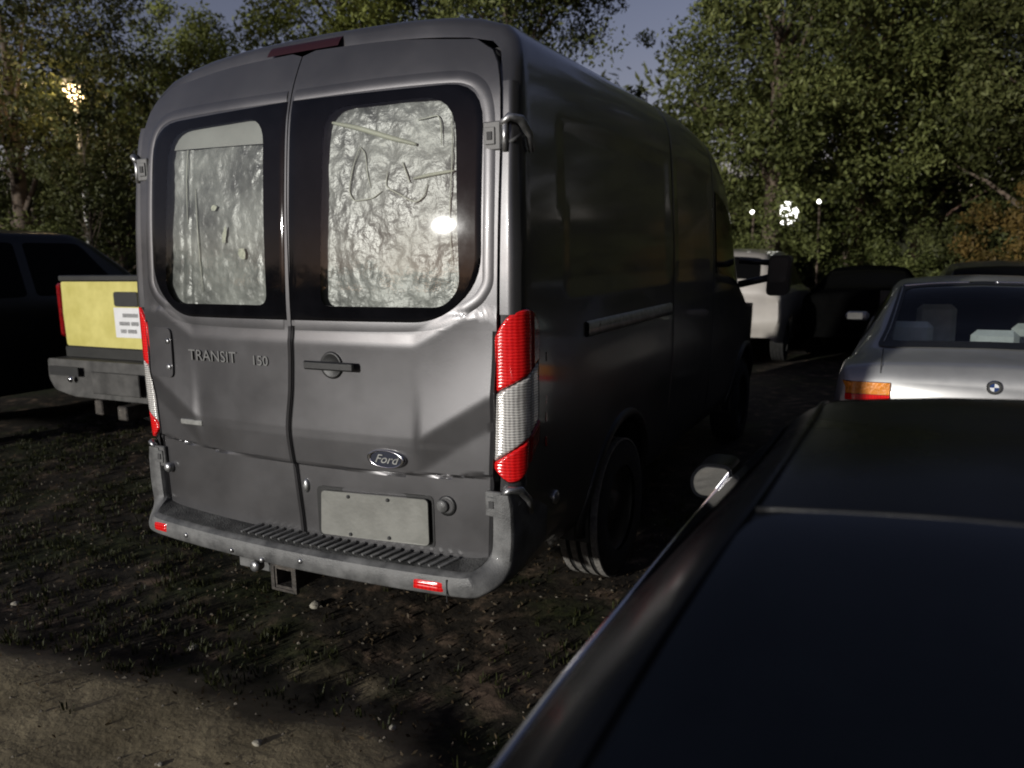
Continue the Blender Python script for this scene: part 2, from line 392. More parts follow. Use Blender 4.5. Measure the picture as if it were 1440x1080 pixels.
V, F = grid(gx, gy, lambda x, y: (x, y, ground_h(x, y) if abs(x) < 60 and abs(y) < 60 else -.02))
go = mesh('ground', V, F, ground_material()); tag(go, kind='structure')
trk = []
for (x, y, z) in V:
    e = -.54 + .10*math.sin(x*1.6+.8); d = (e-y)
    v = .5+1.1*d - max(0, x-.75)*.9 - max(0, -1.25-x)*.22  # mask falls off towards the coupe, painting the shaded ground there dark
    v += .30*math.exp(-((x-.2)/.55)**2-((y+.15)/.40)**2)  # paler patch painted for the lit dirt below the bumper
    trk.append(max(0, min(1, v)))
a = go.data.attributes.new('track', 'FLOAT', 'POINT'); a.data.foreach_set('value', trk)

# ------------------------------------------------------------------ van (rear plane y=0, centre x=0)
crown = lambda x: -.055*(1-min(1, (x/.95)**2))
leanf = pchip([.3, 1.40, 1.7, 2.0, 2.18, 2.30, 2.40, 2.48, 2.62], [0, 0, .014, .042, .066, .10, .145, .19, .29])
xprof = pchip([.36, .45, .6, .85, 1.1, 1.35, 1.6, 1.9, 2.1, 2.25, 2.34, 2.42, 2.485], [.93, .97, 1.0, 1.02, 1.03, 1.03, 1.028, 1.015, 1.005, .994, .978, .948, .890])
RC = .075
half = [(xprof(z), z) for z in list(np.linspace(.36, 2.25, 52))+list(np.linspace(2.275, 2.485, 11))] + \
       [(x, pchip([0, .4, .7, .89], [2.580, 2.572, 2.545, 2.485])(x)) for x in (.85, .77, .66, .56, .45, .33, .2, .1, 0)]
kz = pchip([0, 1.2, 2.4, 3.2, 3.7, 4.3, 4.55, 5.1, 5.5], [1.0, 1.0, 1.0, .965, .84, .30, .05, -.12, -.5])
def van_pt(s, x, z):
    """s: distance forward from the rear surface, x,z on the section"""
    ins = RC*(1-math.sqrt(max(0, 1-((RC-s)/RC)**2))) if s < RC else 0
    sgn = 1 if x >= 0 else -1; ax = abs(x)
    roof = max(0, min(1, (z-2.25)/.3))
    nx = ax-ins*(1-roof*.6) if ax > ins else ax
    nz = z-ins*roof*1.1 if z > 2.2 else z
    yl = leanf(z)*max(0, 1-s/1.2) + (crown(nx) if s < .4 else 0)*max(0, 1-s/.4)
    y = s+yl
    if y > 2.2:
        k = kz(y)
        if nz > 1.15: nz = 1.15+(nz-1.15)*k
        nx *= 1-.10*max(0, (y-4.4)/1.1)**1.5 - (.04*(1-k) if z > 1.6 else 0)
        if y > 5.2: nx *= 1-.5*((y-5.2)/.3)**2*.6
    # pressed side panels
    if abs(x) > .9 and .45 < y < 3.2:
        for (a, b) in ((.42, 2.02), (2.16, 3.12)):
            d = min(y-a, b-y, z-1.47, 2.17-z)
            if d > 0: nx -= .008*min(1, d/.03)
        for g in (2.09, 3.17):
            if abs(y-g) < .012: nx -= .012
    return (sgn*nx, y, nz)
stations = list(np.linspace(0, RC, 8))+list(np.arange(.12, 2.05, .045))+[2.06, 2.078, 2.09, 2.102, 2.12, 2.16, 2.2]+list(np.arange(2.25, 3.12, .05))+[3.14, 3.158, 3.17, 3.182, 3.2]+list(np.arange(3.25, 5.51, .05))
van = thing('cargo_van', 'grey medium-roof cargo van with film-lined rear windows, parked in the middle', 'van')
sec = [(x, z) for x, z in half] + [(-x, z) for x, z in half[::-1][1:]]
V = [van_pt(s, x, z) for s in stations for x, z in sec]; n = len(sec); F = []
WR, WF, WZ = 1.24, 4.58, .36
for i in range(len(stations)-1):
    for j in range(n-1):
        c = (Vector(V[i*n+j])+Vector(V[(i+1)*n+j+1]))/2
        if abs(c.x) > .8 and c.z < 1.0 and ((c.y-WR)**2+(c.z-WZ)**2 < .45**2 or (c.y-WF)**2+(c.z-WZ)**2 < .45**2): continue
        F.append((i*n+j, (i+1)*n+j, (i+1)*n+j+1, i*n+j+1))
body = mesh('body', V, F, M['van'], van)
# inner liner / floor so nothing shows through
lb = MB(); lb.box((-.88, .25, .42), (.88, 5.3, .5)); lb.box((-.9, .2, .5), (.9, .25, 1.3)); lb.build('floor_pan', M['van_dark'], van)
# wheel arch flares + liners
for sx in (1, -1):
    for wy in (WR, WF):
        pts = []
        for k in range(0, 21):
            t = R(-8)+R(196)*k/20; yy = wy+.46*math.cos(t); zz = WZ+.46*math.sin(t); pts.append((sx*(xprof(max(.4, zz))-.005), yy, zz))
        fl = MB().tube(pts, .028, 8).build('wheel_arch_trim', M['black'], van, True)
        V, F = grid(np.linspace(-.2, math.pi+.2, 18), [.55, .99], lambda t, x: (sx*x, wy+.455*math.cos(t), WZ+.455*math.sin(t)))
        mesh('wheel_well', V, F, M['black'], van)
def wheel(parent, x, y, z, r, w, side, tread=False, rimm=None):
    t = MB().lathe([(r*.62, -w/2+.01), (r*.72, -w/2), (r*.93, -w/2+.005), (r*.985, -w*.40), (r, -w*.3), (r, w*.3), (r*.985, w*.40), (r*.93, w/2-.005), (r*.72, w/2), (r*.62, w/2-.01)], (x, y, z), 'x', 40).build('tyre', M['rubber'], parent, True)
    nr = 4
    for k in range(nr):
        cx = x-w*.36+w*.72*k/(nr-1)
        MB().lathe([(r-.004, -w*.075), (r+.007, -w*.068), (r+.007, w*.068), (r-.004, w*.075)], (cx, y, z), 'x', 40).build('tread_rib', M['tread'] if tread else M['rubber'], t)
    rim = MB().lathe([(r*.63, -.5*w*side*0+side*w*.38), (r*.58, side*w*.30), (r*.25, side*w*.22), (r*.2, side*w*.34), (.001, side*w*.34)], (x, y, z), 'x', 28).build('rim', rimm or M['metal'], parent, True)
    return t
for sx in (1, -1):
    wheel(van, sx*.895, WR, WZ-.045, .36, .235, sx, True, M['black'])
    wheel(van, sx*.895, WF, WZ-.045, .36, .235, sx, False, M['black'])
MB().tube([(-.8, WR, .35), (-.15, WR, .35), (0, WR, .35), (.15, WR, .35), (.8, WR, .35)], [.05, .05, .13, .05, .05], 12).build('rear_axle', M['black'], van, True)

# --- rear doors
seam = pchip([.3, .44, .7, .91, 1.1, 1.38, 2.0, 2.6], [.0, 0, -.02, -.035, -.01, .01, .0, .0])
xr = pchip([.4, .5, .8, 1.4, 2.03, 2.2, 2.30, 2.37, 2.42], [.895, .90, .915, .945, .948, .94, .92, .885, .81])
def facet(x, z):
    ax = abs(x)
    zt = 1.295 + max(0, ax-.60)*.52; zb = .925 + max(0, ax-.60)*.60; mid = (zt+zb)/2
    o = 0
    if .80 < z < 1.42:
        w = min(1, max(0, (ax-.585)/.035)); A = .007+.010*w; t = (z-zb)/max(.05, zt-zb)
        if z >= zt: o = .007*max(0, 1-(z-zt)/.05)
        elif z >= zb: o = A*(1-t)**2+.007*t**3
        else: o = A*max(0, 1-(zb-z)/.12)
    if z < .79: o -= .012
    elif z < .80: o -= .012*(1-(z-.79)/.01) + .0
    return o
gz = lambda x: .795-.03*(1-(x/.9)**2)          # groove height follows the crown
def door_y(x, z):
    zz = z
    g = gz(x); gr = 0
    if 0 <= zz-g < .012: gr = -.012*(1-(zz-g)/.012)
    return leanf(z)+crown(x)-facet(x, z+ (.79-g if z < .9 else 0))-gr - .012
def outline(side, z0=1.36):
    """upper door outline polygon (counter-clockwise in x,z)"""
    def E(z): return xr(z)
    P = [(seam(z)*side+.003, z) for z in np.linspace(2.455, z0, 14)]
    P += [(x, z0) for x in np.linspace(.12, E(z0)-.02, 8)]
    P += [(E(z), z) for z in np.linspace(z0, 2.42, 22)]
    P += [(x, pchip([0, .4, .81], [2.475, 2.465, 2.42])(x)) for x in np.linspace(.78, .06, 9)]
    return P
pane_R = rounded_poly([(.190, 2.215), (.175, 1.445), (.735, 1.445), (.80, 1.515), (.772, 2.215)], [.11, .05, .06, .04, .15])
pane_L = rounded_poly([(.130, 2.215), (.115, 1.445), (.695, 1.445), (.76, 1.515), (.725, 2.205)], [.11, .05, .06, .04, .13])
surr_L = rounded_poly([(.012, 2.265), (.012, 1.385), (.68, 1.385), (.855, 1.53), (.850, 2.25)], [.0, .0, .10, .13, .16])
surr_R = rounded_poly([(.012, 2.265), (.012, 1.385), (.70, 1.385), (.885, 1.53), (.880, 2.255)], [.0, .0, .10, .13, .16])
for side in (1, -1):
    door = None
    OUT = outline(side); c = (.48, 1.83) if side == 1 else (.43, 1.83); pane, surr = (pane_R, surr_R) if side == 1 else (pane_L, surr_L)
    mir = (lambda x: x) if side == 1 else (lambda x: -x)
    V, F = ring_sheet(OUT, pane, c, 10, lambda x, z, s: (mir(x), door_y(x, z), z))
    mb = MB().add(V, F)
    # lower sheet with facets
    zs = sorted(set(list(np.linspace(.452, 1.36, 74))+[.79, .8, .755, .765, .775, .785]))
    us = np.linspace(0, 1, 60)
    def low(u, z):
        x0 = seam(z)*side+.003; x1 = xr(z); x = x0+(x1-x0)*u
        edge = min(u*(x1-x0), (1-u)*(x1-x0)); rr = .010*max(0, 1-edge/.008)
        return (mir(x), door_y(x, z)+rr, z)
    V, F = grid(us, zs, low); mb.add(V, F)
    V, F = grid(us, [.452-.0001, .44], lambda u, z: (low(u, .452)[0], low(u, .452)[1]+(.0 if z > .45 else .03), z)); mb.add(V, F)
    # return edges: seam, outer and top jamb
    zz = list(np.linspace(.44, 2.455, 60))
    V, F = grid([0, 1], zz, lambda u, z: (mir(seam(z)*side+.003), door_y(seam(z)*side, z)+u*.06, z)); mb.add(V, F)
    zz = list(np.linspace(.44, 2.42, 60))
    V, F = grid([0, 1], zz, lambda u, z: (mir(xr(z)), door_y(xr(z), z)+u*.05, z)); mb.add(V, F)
    door = autosmooth(recalc(mb.build('rear_door', M['van'], van)), 28)
    # black glass border
    V, F = ring_sheet(surr, pane, c, 8, lambda x, z, s: (mir(x), door_y(x, z)-.004*min(1, s*8+.0)-.001, z))
    bd = recalc(mesh('window_border', V, F, M['blackglass'], door))
    # pressed rim around the glass, seen as a light rounded frame
    rim = [p for p in rounded_poly([(.012, 2.285), (.012, 1.372), (.70, 1.372), (.905, 1.52), (.905, 2.285)], [.0, .0, .10, .14, .17], 8)]
    rim = rim[28:] + rim[:7] if False else rim
    ptz = [(mir(x), door_y(x, z)-.001, z) for x, z in rim if x > .02]
    # glass pane + border lip
    V, F = disc_sheet(pane, c, 8, lambda x, z, s: (mir(x), door_y(x, z)-.005, z))
    recalc(mesh('window_pane', V, F, M['glass'], door))
    # plastic sheet hung behind the pane
    def film(x, z):
        k = noise.noise(Vector((x*7, z*5, side*3.)))*.022 + abs(noise.noise(Vector((x*15, z*13, side*5.+2))))*.016 + noise.noise(Vector((x*34, z*30, 1.)))*.006
        if side == -1: k += .012*math.exp(-((x-.70+.02*z)/.012)**2) + .012*math.exp(-((x-.60-.03*(2-z))/.008)**2)
        return (mir(x), leanf(z)+crown(x)+.014+k*.35, z)
    V, F = grid(np.linspace(.07, .87, 96), np.linspace(1.40, 2.26, 100), film)
    fl = recalc(mesh('plastic_sheet', V, F, M['film'], door))
    # smoother header strip behind the top of the pane
    zt0 = 2.12 if side == -1 else 2.16
    V, F = grid(np.linspace(.07, .87, 32), np.linspace(zt0, 2.26, 8), lambda x, z: (mir(x), leanf(z)+crown(x)+.004+.003*noise.noise(Vector((x*5, z*6, 0))), z + (x-.5)*(.03 if side == -1 else -.10)*(2.26-z)/.14))
    if side == -1: recalc(mesh('sheet_header', V, F, M['filmtop'], door))
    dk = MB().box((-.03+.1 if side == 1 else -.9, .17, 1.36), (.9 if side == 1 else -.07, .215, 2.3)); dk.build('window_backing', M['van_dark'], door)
    if side == 1: doorR = door
    else: doorL = door
# rods, wire loops and tape seen behind the right pane
def wline(pts, r, m, name, par):
    n_ = len(pts); fx_ = pchip(range(n_), [p[0] for p in pts]) if n_ > 2 else lin(range(n_), [p[0] for p in pts]); fz_ = pchip(range(n_), [p[1] for p in pts]) if n_ > 2 else lin(range(n_), [p[1] for p in pts])
    r = (r[0] if hasattr(r, '__len__') else r)*.62; T_ = np.linspace(0, n_-1, 8*n_)
    return MB().tube([(fx_(t), leanf(fz_(t))+crown(fx_(t))+.010, fz_(t)) for t in T_], [r*(.25+.75*math.sin(math.pi*min(.97, max(.03, k/(len(T_)-1))))**.4) for k in range(len(T_))], 6).build(name, m, par, True)
wline([(.20, 2.165), (.34, 2.13), (.48, 2.085), (.60, 2.05)], [.018, .016, .012, .010], M['film_rod'], 'rail', doorR)
wline([(.345, 2.06), (.315, 1.98), (.30, 1.90), (.33, 1.855), (.40, 1.86), (.45, 1.885)], .0045, M['wire'], 'wire_loop', doorR)
wline([(.345, 2.06), (.37, 2.03), (.385, 1.95), (.40, 1.90)], .004, M['wire'], 'wire_loop', doorR)
wline([(.475, 1.96), (.47, 1.91), (.53, 1.87), (.60, 1.84), (.635, 1.86), (.65, 1.90)], .005, M['wire'], 'wire_loop', doorR)
wline([(.54, 1.99), (.575, 1.91)], .005, M['wire'], 'wire_loop', doorR)
wline([(.59, 1.925), (.66, 1.935), (.76, 1.945)], .012, M['film_rod'], 'strap', doorR)
wline([(.60, 2.14), (.68, 2.15), (.70, 2.11), (.705, 2.04)], .0045, M['wire'], 'wire_loop', doorR)
wline([(.74, 2.18), (.75, 2.0), (.745, 1.8), (.755, 1.6)], .004, M['wire'], 'wire_loop', doorR)
wline([(-.62, 2.17), (-.63, 2.0), (-.625, 1.8)], .0045, M['wire'], 'tape_edge', doorL)
wline([(-.57, 1.95), (-.555, 1.75), (-.535, 1.5)], .0045, M['wire'], 'tape_edge', doorL)

def blotch(side_door, x, z, w, h, sd, sg):
    V = []; n = 14
    for k in range(n):
        t = 2*math.pi*k/n; r = 1+.45*noise.noise(Vector((math.cos(t)*1.7, math.sin(t)*1.7, sd)))
        X, Z = x+w*r*math.cos(t)+.35*h*math.sin(t)*(-1 if sd % 2 else 1)*.6, z+h*r*math.sin(t); V.append((X, leanf(Z)+crown(X)+.003, Z))
    mesh('tape_scrap', V, [tuple(range(n))], M['scrap'], side_door)
M['scrap'] = mat('pale_tape_scrap', (.50, .52, .42), .5, noise_amt=.35, nscale=40, bump=.6, bscale=60)
for i, (x, z, w, h) in enumerate(((-.375, 1.74, .014, .034), (-.27, 1.66, .022, .024), (-.44, 1.86, .018, .012))): blotch(doorL, x, z, w, h, i, -1)
# rim highlight mouldings around the glass recess
for side, dr in ((1, doorR), (-1, doorL)):
    P = [(.02, 2.288), (.40, 2.290), (.74, 2.284), (.83, 2.262), (.885, 2.20), (.905, 2.10), (.912, 1.8), (.912, 1.56), (.885, 1.49), (.80, 1.43), (.72, 1.392), (.60, 1.374), (.35, 1.368), (.03, 1.366)]
    fx = pchip(range(len(P)), [p[0] for p in P]); fz = pchip(range(len(P)), [p[1] for p in P])
    ts = np.linspace(0, len(P)-1, 90)
    sh_ = 0 if side == 1 else .030
    def mould(t, w):
        x, z = fx(t), fz(t); x -= sh_*min(1, max(0, (x-.5)/.3)); d = .02; tx, tz = fx(min(t+d, 13))-fx(max(t-d, 0)), fz(min(t+d, 13))-fz(max(t-d, 0)); l = math.hypot(tx, tz) or 1
        nx, nz = -tz/l, tx/l; ox, oz = x+nx*w, z+nz*w
        return (side*ox, door_y(ox, oz)-.001-.0032*(1-(w/.022)**2)*(1 if t < 9 else .35), oz)
    V, F = grid(ts, [-.022, -.015, -.007, 0, .007, .015, .022], mould)
    recalc(mesh('window_moulding', V, F, M['van'], dr))
# handle, lock, badges, plate
yR = lambda x, z: door_y(x, z)
hs = MB().lathe([(.0005, -.002), (.044, -.002), (.052, -.006), (.056, .002)], (0, 0, 0), 'y', 36).build('door_handle', M['black'], doorR, True)
hs.location = (.213, yR(.213, 1.207)-.004, 1.207)
hb = MB().box((-.128, -.026, -.019), (.128, -.012, .017), .006); hb.box((-.045, -.02, -.017), (.045, 0, .015), .004)
hb.build('handle_bar', M['black'], hs)
ls = MB().lathe([(.001, -.012), (.022, -.012), (.026, -.006), (.028, .01)], (.695, yR(.695, .665), .665), 'y', 28).build('camera_housing', M['bump'], doorR, True)
MB().lathe([(.028, -.002), (.040, -.003), (.043, .004)], (.712, yR(.7, .67)+.0, .667), 'y', 28).build('housing_recess', M['black'], doorR, True)
lc = MB().lathe([(.001, -.012), (.013, -.012), (.018, -.004), (.02, .004)], (-.003+.02, yR(.01, .676), .676), 'y', 20)
lc.V = [((x-.017)*.9+.017+.012, y, (z-.676)*1.7+.676) for x, y, z in lc.V]; lc.build('latch_cover', M['metal'], doorR, True)
# emblem : chrome ring, blue oval, script
ec = (.458, yR(.458, .84), .84)
eb = MB(); prof = [(.80, -.010), (.86, -.014), (.95, -.013), (1.0, -.004), (1.0, .004)]
for (r, h) in prof: pass
V = []; F = []; ne = 40
for (r, h) in prof:
    for k in range(ne):
        t = 2*math.pi*k/ne; V.append((ec[0]+.093*r*math.cos(t), ec[1]+h, ec[2]+.039*r*math.sin(t)))
for i in range(len(prof)-1):
    for k in range(ne): F.append((i*ne+k, i*ne+(k+1) % ne, (i+1)*ne+(k+1) % ne, (i+1)*ne+k))
emb = recalc(mesh('emblem', V, F, M['chrome'], doorR))
V = [(ec[0]+.078*math.cos(2*math.pi*k/ne), ec[1]-.008, ec[2]+.033*math.sin(2*math.pi*k/ne)) for k in range(ne)]
mesh('emblem_field', V, [tuple(range(ne))], M['badgeblue'], emb)
text_mesh('emblem_script', 'Ford', .050, M['dullchrome'], emb, (ec[0], ec[1]-.010, ec[2]-.002), (R(90), 0, 0), .0015, .45, 1.15)
t1 = text_mesh('model_badge', 'TRANSIT', .070, M['badge'], doorL, (-.47, yR(.45, 1.21)-.003, 1.212), (R(90), 0, R(-2.5)), .003, 0, 1.12)
t2 = text_mesh('series_badge', '150', .060, M['badge'], doorL, (-.175, yR(.2, 1.21)-.003, 1.206), (R(90), 0, R(-1)), .003, 0, 1.1)
MB().box((-.715, yR(.64, .9)-.006, .885), (-.575, yR(.64, .9)+.006, .910), .003).build('engine_badge', M['dullchrome'], doorL)
# check-strap cover and bump stops on left door
cs = MB(); P = rounded_poly([(-.90, 1.10), (-.745, 1.10), (-.745, 1.33), (-.90, 1.33)], .03)
cs.prism(P, 0, -.010, lambda a, b, d: (a, yR(abs(a), b)+d, b)); cs = autosmooth(recalc(cs.build('hinge_cover', M['van'], doorL)))
for zc in (1.15, 1.27): MB().lathe([(.001, -.008), (.012, -.008), (.014, 0)], (-.765, yR(.76, zc)-.010, zc), 'y', 14).build('hinge_bolt', M['metal'], cs, True)
MB().lathe([(.001, -.030), (.016, -.030), (.024, -.02), (.024, 0)], (-.865, yR(.86, .65), .65), 'y', 20).build('door_stop', M['metal'], doorL, True)
# plate recess and plate
rc = MB(); P = rounded_poly([(.085, .468), (.655, .487), (.655, .703), (.085, .685)], [.02, .02, .03, .03]); rc.prism(P, .0, -.003, lambda a, b, d: (a, yR(a, b)+d, b))
rc = recalc(rc.build('plate_recess', M['black'], doorR))
pl = MB(); P = rounded_poly([(.112, .480), (.640, .500), (.640, .690), (.125, .672)], .02); pl.prism(P, -.006, -.014, lambda a, b, d: (a, yR(a, .6)-.008+d, b))
plate = recalc(pl.build('licence_plate', M['plate'], doorR))
for (a, b) in ((.262, .660), (.455, .668), (.265, .498), (.455, .508)):
    bo = MB().lathe([(.0005, -.005), (.006, -.004), (.008, 0)], (a, yR(a, .6)-.022, b), 'y', 10).build('plate_bolt', M['ink'], plate, True)

# --- tail lights wrapped round the corners
def corner_pt(a, z, off=0):
    """a: arc distance from the start of the rear corner"""
    al = RC*math.pi/2
    if a < 0: X, Y, nx, ny = -RC+a, 0, 0, -1
    elif a < al: t = a/RC; X, Y, nx, ny = -RC+RC*math.sin(t), RC-RC*math.cos(t), math.sin(t), -math.cos(t)
    else: X, Y, nx, ny = 0, RC+a-al, 1, 0
    return (xprof(z)+X+nx*off, leanf(z)+Y+ny*off, z)
def lens(side, name, a0, a1, zlo, zhi, m, parent, off=.016, na=14, nz=14, bev=.012):
    def f(u, v):
        a = a0+(a1-a0)*u; z = zlo(a)+(zhi(a)-zlo(a))*v
        h = zhi(a)-zlo(a); e = min(u*(a1-a0), (1-u)*(a1-a0), v*h, (1-v)*h)
        o = off-bev*(1-min(1, e/.010))**2
        x, y, zz = corner_pt(a, z, o); return (side*x, y, zz)
    V, F = grid(np.linspace(0, 1, na), [0, .012, .03, .06]+list(np.linspace(.1, .9, nz))+[.94, .97, .988, 1], f)
    return recalc(mesh(name, V, F, m, parent))
ztop = pchip([-.03, -.005, .03, .06, .10, .14, .175, .20], [1.315, 1.37, 1.415, 1.435, 1.438, 1.43, 1.39, 1.31])
zbot = pchip([-.03, .0, .04, .07, .11, .20], [.845, .81, .785, .79, .84, .93])
zc1 = pchip([-.03, .20], [1.125, 1.245]); zc0 = pchip([-.03, .20], [.860, 1.015])
hi = lambda f, d: (lambda a: f(a)+d)
for side in (1, -1):
    tl = lens(side, 'tail_light', -.034, .205, hi(zbot, -.006), hi(ztop, .006), M['black'], van, .006, 12, 10, .005)
    lens(side, 'red_lens', -.028, .125, zc1, ztop, M['red'], tl); lens(side, 'red_lens', .126, .195, zc1, ztop, M['red_dark'], tl)
    lens(side, 'clear_lens', -.028, .120, hi(zc0, .003), hi(zc1, -.003), M['clear'], tl); lens(side, 'clear_lens', .121, .185, hi(zc0, .003), hi(zc1, -.003), M['clear'], tl, .012)
    lens(side, 'red_lens', -.028, .110, zbot, zc0, M['red'], tl); lens(side, 'red_lens', .111, .195, zbot, zc0, M['red_dark'], tl)
# jamb gap behind the doors
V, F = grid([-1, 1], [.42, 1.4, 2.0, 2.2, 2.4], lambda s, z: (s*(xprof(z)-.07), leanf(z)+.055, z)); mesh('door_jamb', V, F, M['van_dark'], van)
# corner pillars between doors and taillights (upper), slightly proud
for side in (1, -1):
    def pil(u, z):
        x0 = xr(min(z, 2.41))+.009; x1 = xprof(z)-.004; x = x0+(x1-x0)*u
        return (side*x, leanf(z)-.006+.034*max(0, (u-.55)/.45)**2, z)
    V, F = grid(np.linspace(0, 1, 6), np.linspace(1.42, 2.25, 30), pil); recalc(mesh('corner_pillar', V, F, M['van'], van))
# hinges
def hinge(side, z, par):
    x0 = side*.905; L = leanf(z)
    h = MB(); s = side
    def bx(a, b, bev=.004):
        xa, xb = sorted((a[0]*s, b[0]*s)); h.box((xa, a[1]+L, a[2]+z), (xb, b[1]+L, b[2]+z), bev)
    bx((.885, -.026, -.050), (.955, -.008, .050)); bx((.895, -.032, -.030), (.935, -.026, .030), .002)
    o = autosmooth(h.build('hinge', M['bump'], par))
    k = MB().lathe([(.001, -.058), (.013, -.056), (.013, .056), (.001, .058)], (s*.968, -.012+L, z), 'z', 14).build('hinge_pin', M['metal'], o, True)
    arm = MB()
    pts = [(s*.955, -.018+L, z+.038), (s*.985, -.014+L, z+.062), (s*1.015, .02+L, z+.055), (s*1.028, .06+L, z+.01), (s*1.026, .085+L, z-.05)]
    arm.tube(pts, [.012, .016, .017, .016, .011], 8); arm.build('hinge_arm', M['metal'], o, True)
    a2 = MB(); a2.tube([(s*.955, -.012+L, z-.03), (s*.99, .0+L, z-.02), (s*1.008, .03+L, z)], .009, 6); a2.build('hinge_arm', M['bump'], o, True)
    MB().box((min(s*.905, s*.925), L-.036, z-.014), (max(s*.905, s*.925), L-.031, z+.014)).build('hinge_bolt', M['ink'], o)
hinge(1, 2.055, van); hinge(-1, 2.055, van); hinge(1, .70, van); hinge(-1, .70, van)
# high brake lamp
V, F = grid(np.linspace(-.26, .13, 20), np.linspace(0, 1, 6), lambda x, u: (x, .205+crown(x)*.5+u*.045, 2.498+u*.048+.008*math.sin(u*3.14)))
recalc(mesh('high_brake_lamp', V, F, M['red_dim'], van))
# slide rail, side marker, sensor, drip rail
V, F = grid(np.linspace(.66, 2.02, 20), [1.272, 1.280, 1.335, 1.343], lambda y, z: (xprof(z)+(.014 if 1.275 < z < 1.34 else .0), y, z)); recalc(mesh('slide_rail_reflection', V, F, M['metal'], van))  # rail kept wide and pale to stand for a reflection band
MB().lathe([(.018, -.004), (.028, .0), (.030, .012), (.02, .02), (.001, .022)], (1.0, .36, .63), 'x', 20).build('side_marker', M['metal'], van, True)
for zc in (.90, 1.0, 1.07, 1.24): MB().box((1.024, .225, zc-.02), (1.030, .240, zc+.02), .002).build('reflection_sliver', M['red_dark'], van)  # red slivers modelled as reflections beside the tail light
for sx in (1, -1):
    V, F = grid(np.linspace(.25, 3.3, 40), [0, 1, 2, 3], lambda y, k: (sx*([.905, .925, .918, .89][int(k)]), y, [2.335, 2.352, 2.372, 2.385][int(k)]-.03*max(0, y-2.6)**2)); recalc(mesh('drip_rail', V, F, M['van'], van))
# side front window, windscreen and door mirror
def side_patch(y0, y1, z0, z1, name, m, off=.006):
    def f(y, z):
        x, yy, zz = van_pt(y, xprof(z), z); return (x+off, yy, zz)
    V, F = grid(np.linspace(y0, y1, 16), np.linspace(z0, z1, 12), f); return recalc(mesh(name, V, F, m, van))
side_patch(3.24, 3.98, 1.50, 2.10, 'front_side_window', M['coupeglass'])
MB().tube([(1.008, 3.20, 1.36), (.99, 3.2, 1.7), (.968, 3.2, 2.05)], .012, 8).build('door_pillar_trim', M['chrome'], van, True)
V, F = grid(np.linspace(3.62, 4.25, 10), np.linspace(-.72, .72, 12), lambda y, x: (van_pt(y, x, 2.52)[0], y, van_pt(y, x, pchip([0, .4, .74], [2.575, 2.555, 2.49])(abs(x)))[2]+.01)); recalc(mesh('windscreen', V, F, M['coupeglass'], van))
mr = MB(); P = rounded_poly([(1.23, 1.27), (1.40, 1.27), (1.43, 1.60), (1.25, 1.60)], .05); mr.prism(P, 4.22, 4.36, lambda a, b, d: (a, d, b))
mr = autosmooth(recalc(mr.build('door_mirror', M['black'], van)))
MB().tube([(1.0, 4.28, 1.36), (1.26, 4.28, 1.42)], .03, 8).build('mirror_arm', M['black'], mr, True)
MB().tube([(1.0, 4.28, 1.56), (1.26, 4.28, 1.54)], .025, 8).build('mirror_arm', M['black'], mr, True)
P = rounded_poly([(1.25, 1.38), (1.385, 1.38), (1.405, 1.58), (1.265, 1.58)], .04); mm = MB(); mm.prism(P, 4.215, 4.211, lambda a, b, d: (a, d, b)); recalc(mm.build('mirror_glass', M['darkgrey'], mr))

# --- rear bumper
bx_path = [(-1.0, .745), (-1.012, .68), (-1.014, .58), (-1.005, .48), (-.985, .41), (-.93, .37), (-.85, .345), (-.5, .336), (0, .334), (.5, .336), (.85, .345), (.93, .37), (.985, .41), (1.005, .48), (1.014, .58), (1.012, .68), (1.0, .745)]
in_path = [(-.915, .745), (-.912, .68), (-.910, .60), (-.905, .52), (-.895, .475), (-.87, .450), (-.83, .440), (-.5, .432), (0, .428), (.5, .432), (.83, .440), (.87, .450), (.895, .475), (.905, .52), (.910, .60), (.912, .68), (.915, .745)]
T = np.arange(len(bx_path))
fo = [pchip(T, [p[i] for p in bx_path]) for i in (0, 1)]; fi = [pchip(T, [p[i] for p in in_path]) for i in (0, 1)]
def bump_pt(t, v):
    ix, iz = fi[0](t), fi[1](t); ox, oz = fo[0](t), fo[1](t)
    k = max(0, min(1, (min(t, 16-t)-3)/2.5)); k = k*k*(3-2*k)      # 0 on the upright ends, 1 along the step
    d = -.030-.095*k+crown(ix)*.9*k                                # how far the face stands out
    lip = .022*k
    if v <= 0: return (ix, .03, iz+lip*1.4)
    if v <= 1: return (ix, .03+(d+.02-.03)*v, iz+lip*(1.4-v*1.2))
    if v <= 2:
        a = (v-1)*math.pi/2; return (ix+(ox-ix)*.10*math.sin(a), d+.02-.02*math.sin(a), iz+lip*.2+(oz-iz)*.10*math.sin(a)-.004*math.sin(a))
    if v <= 3: s = .10+.72*(v-2); return (ix+(ox-ix)*s, d-.006*math.sin(math.pi*(v-2)), iz+(oz-iz)*s)
    a = (v-3)*math.pi/2; s = .82+.18*math.sin(a); return (ix+(ox-ix)*s, d+(.045+.08*(1-k))*(1-math.cos(a))+max(0, v-4)*.1, iz+(oz-iz)*s)
V, F = grid(np.linspace(0, 16, 150), [0, .25, .5, .75, 1, 1.33, 1.66, 2, 2.3, 2.6, 3, 3.25, 3.5, 3.75, 4, 4.8], bump_pt)
bumper = autosmooth(recalc(mesh('rear_bumper', V, F, M['bump'], van)), 40)
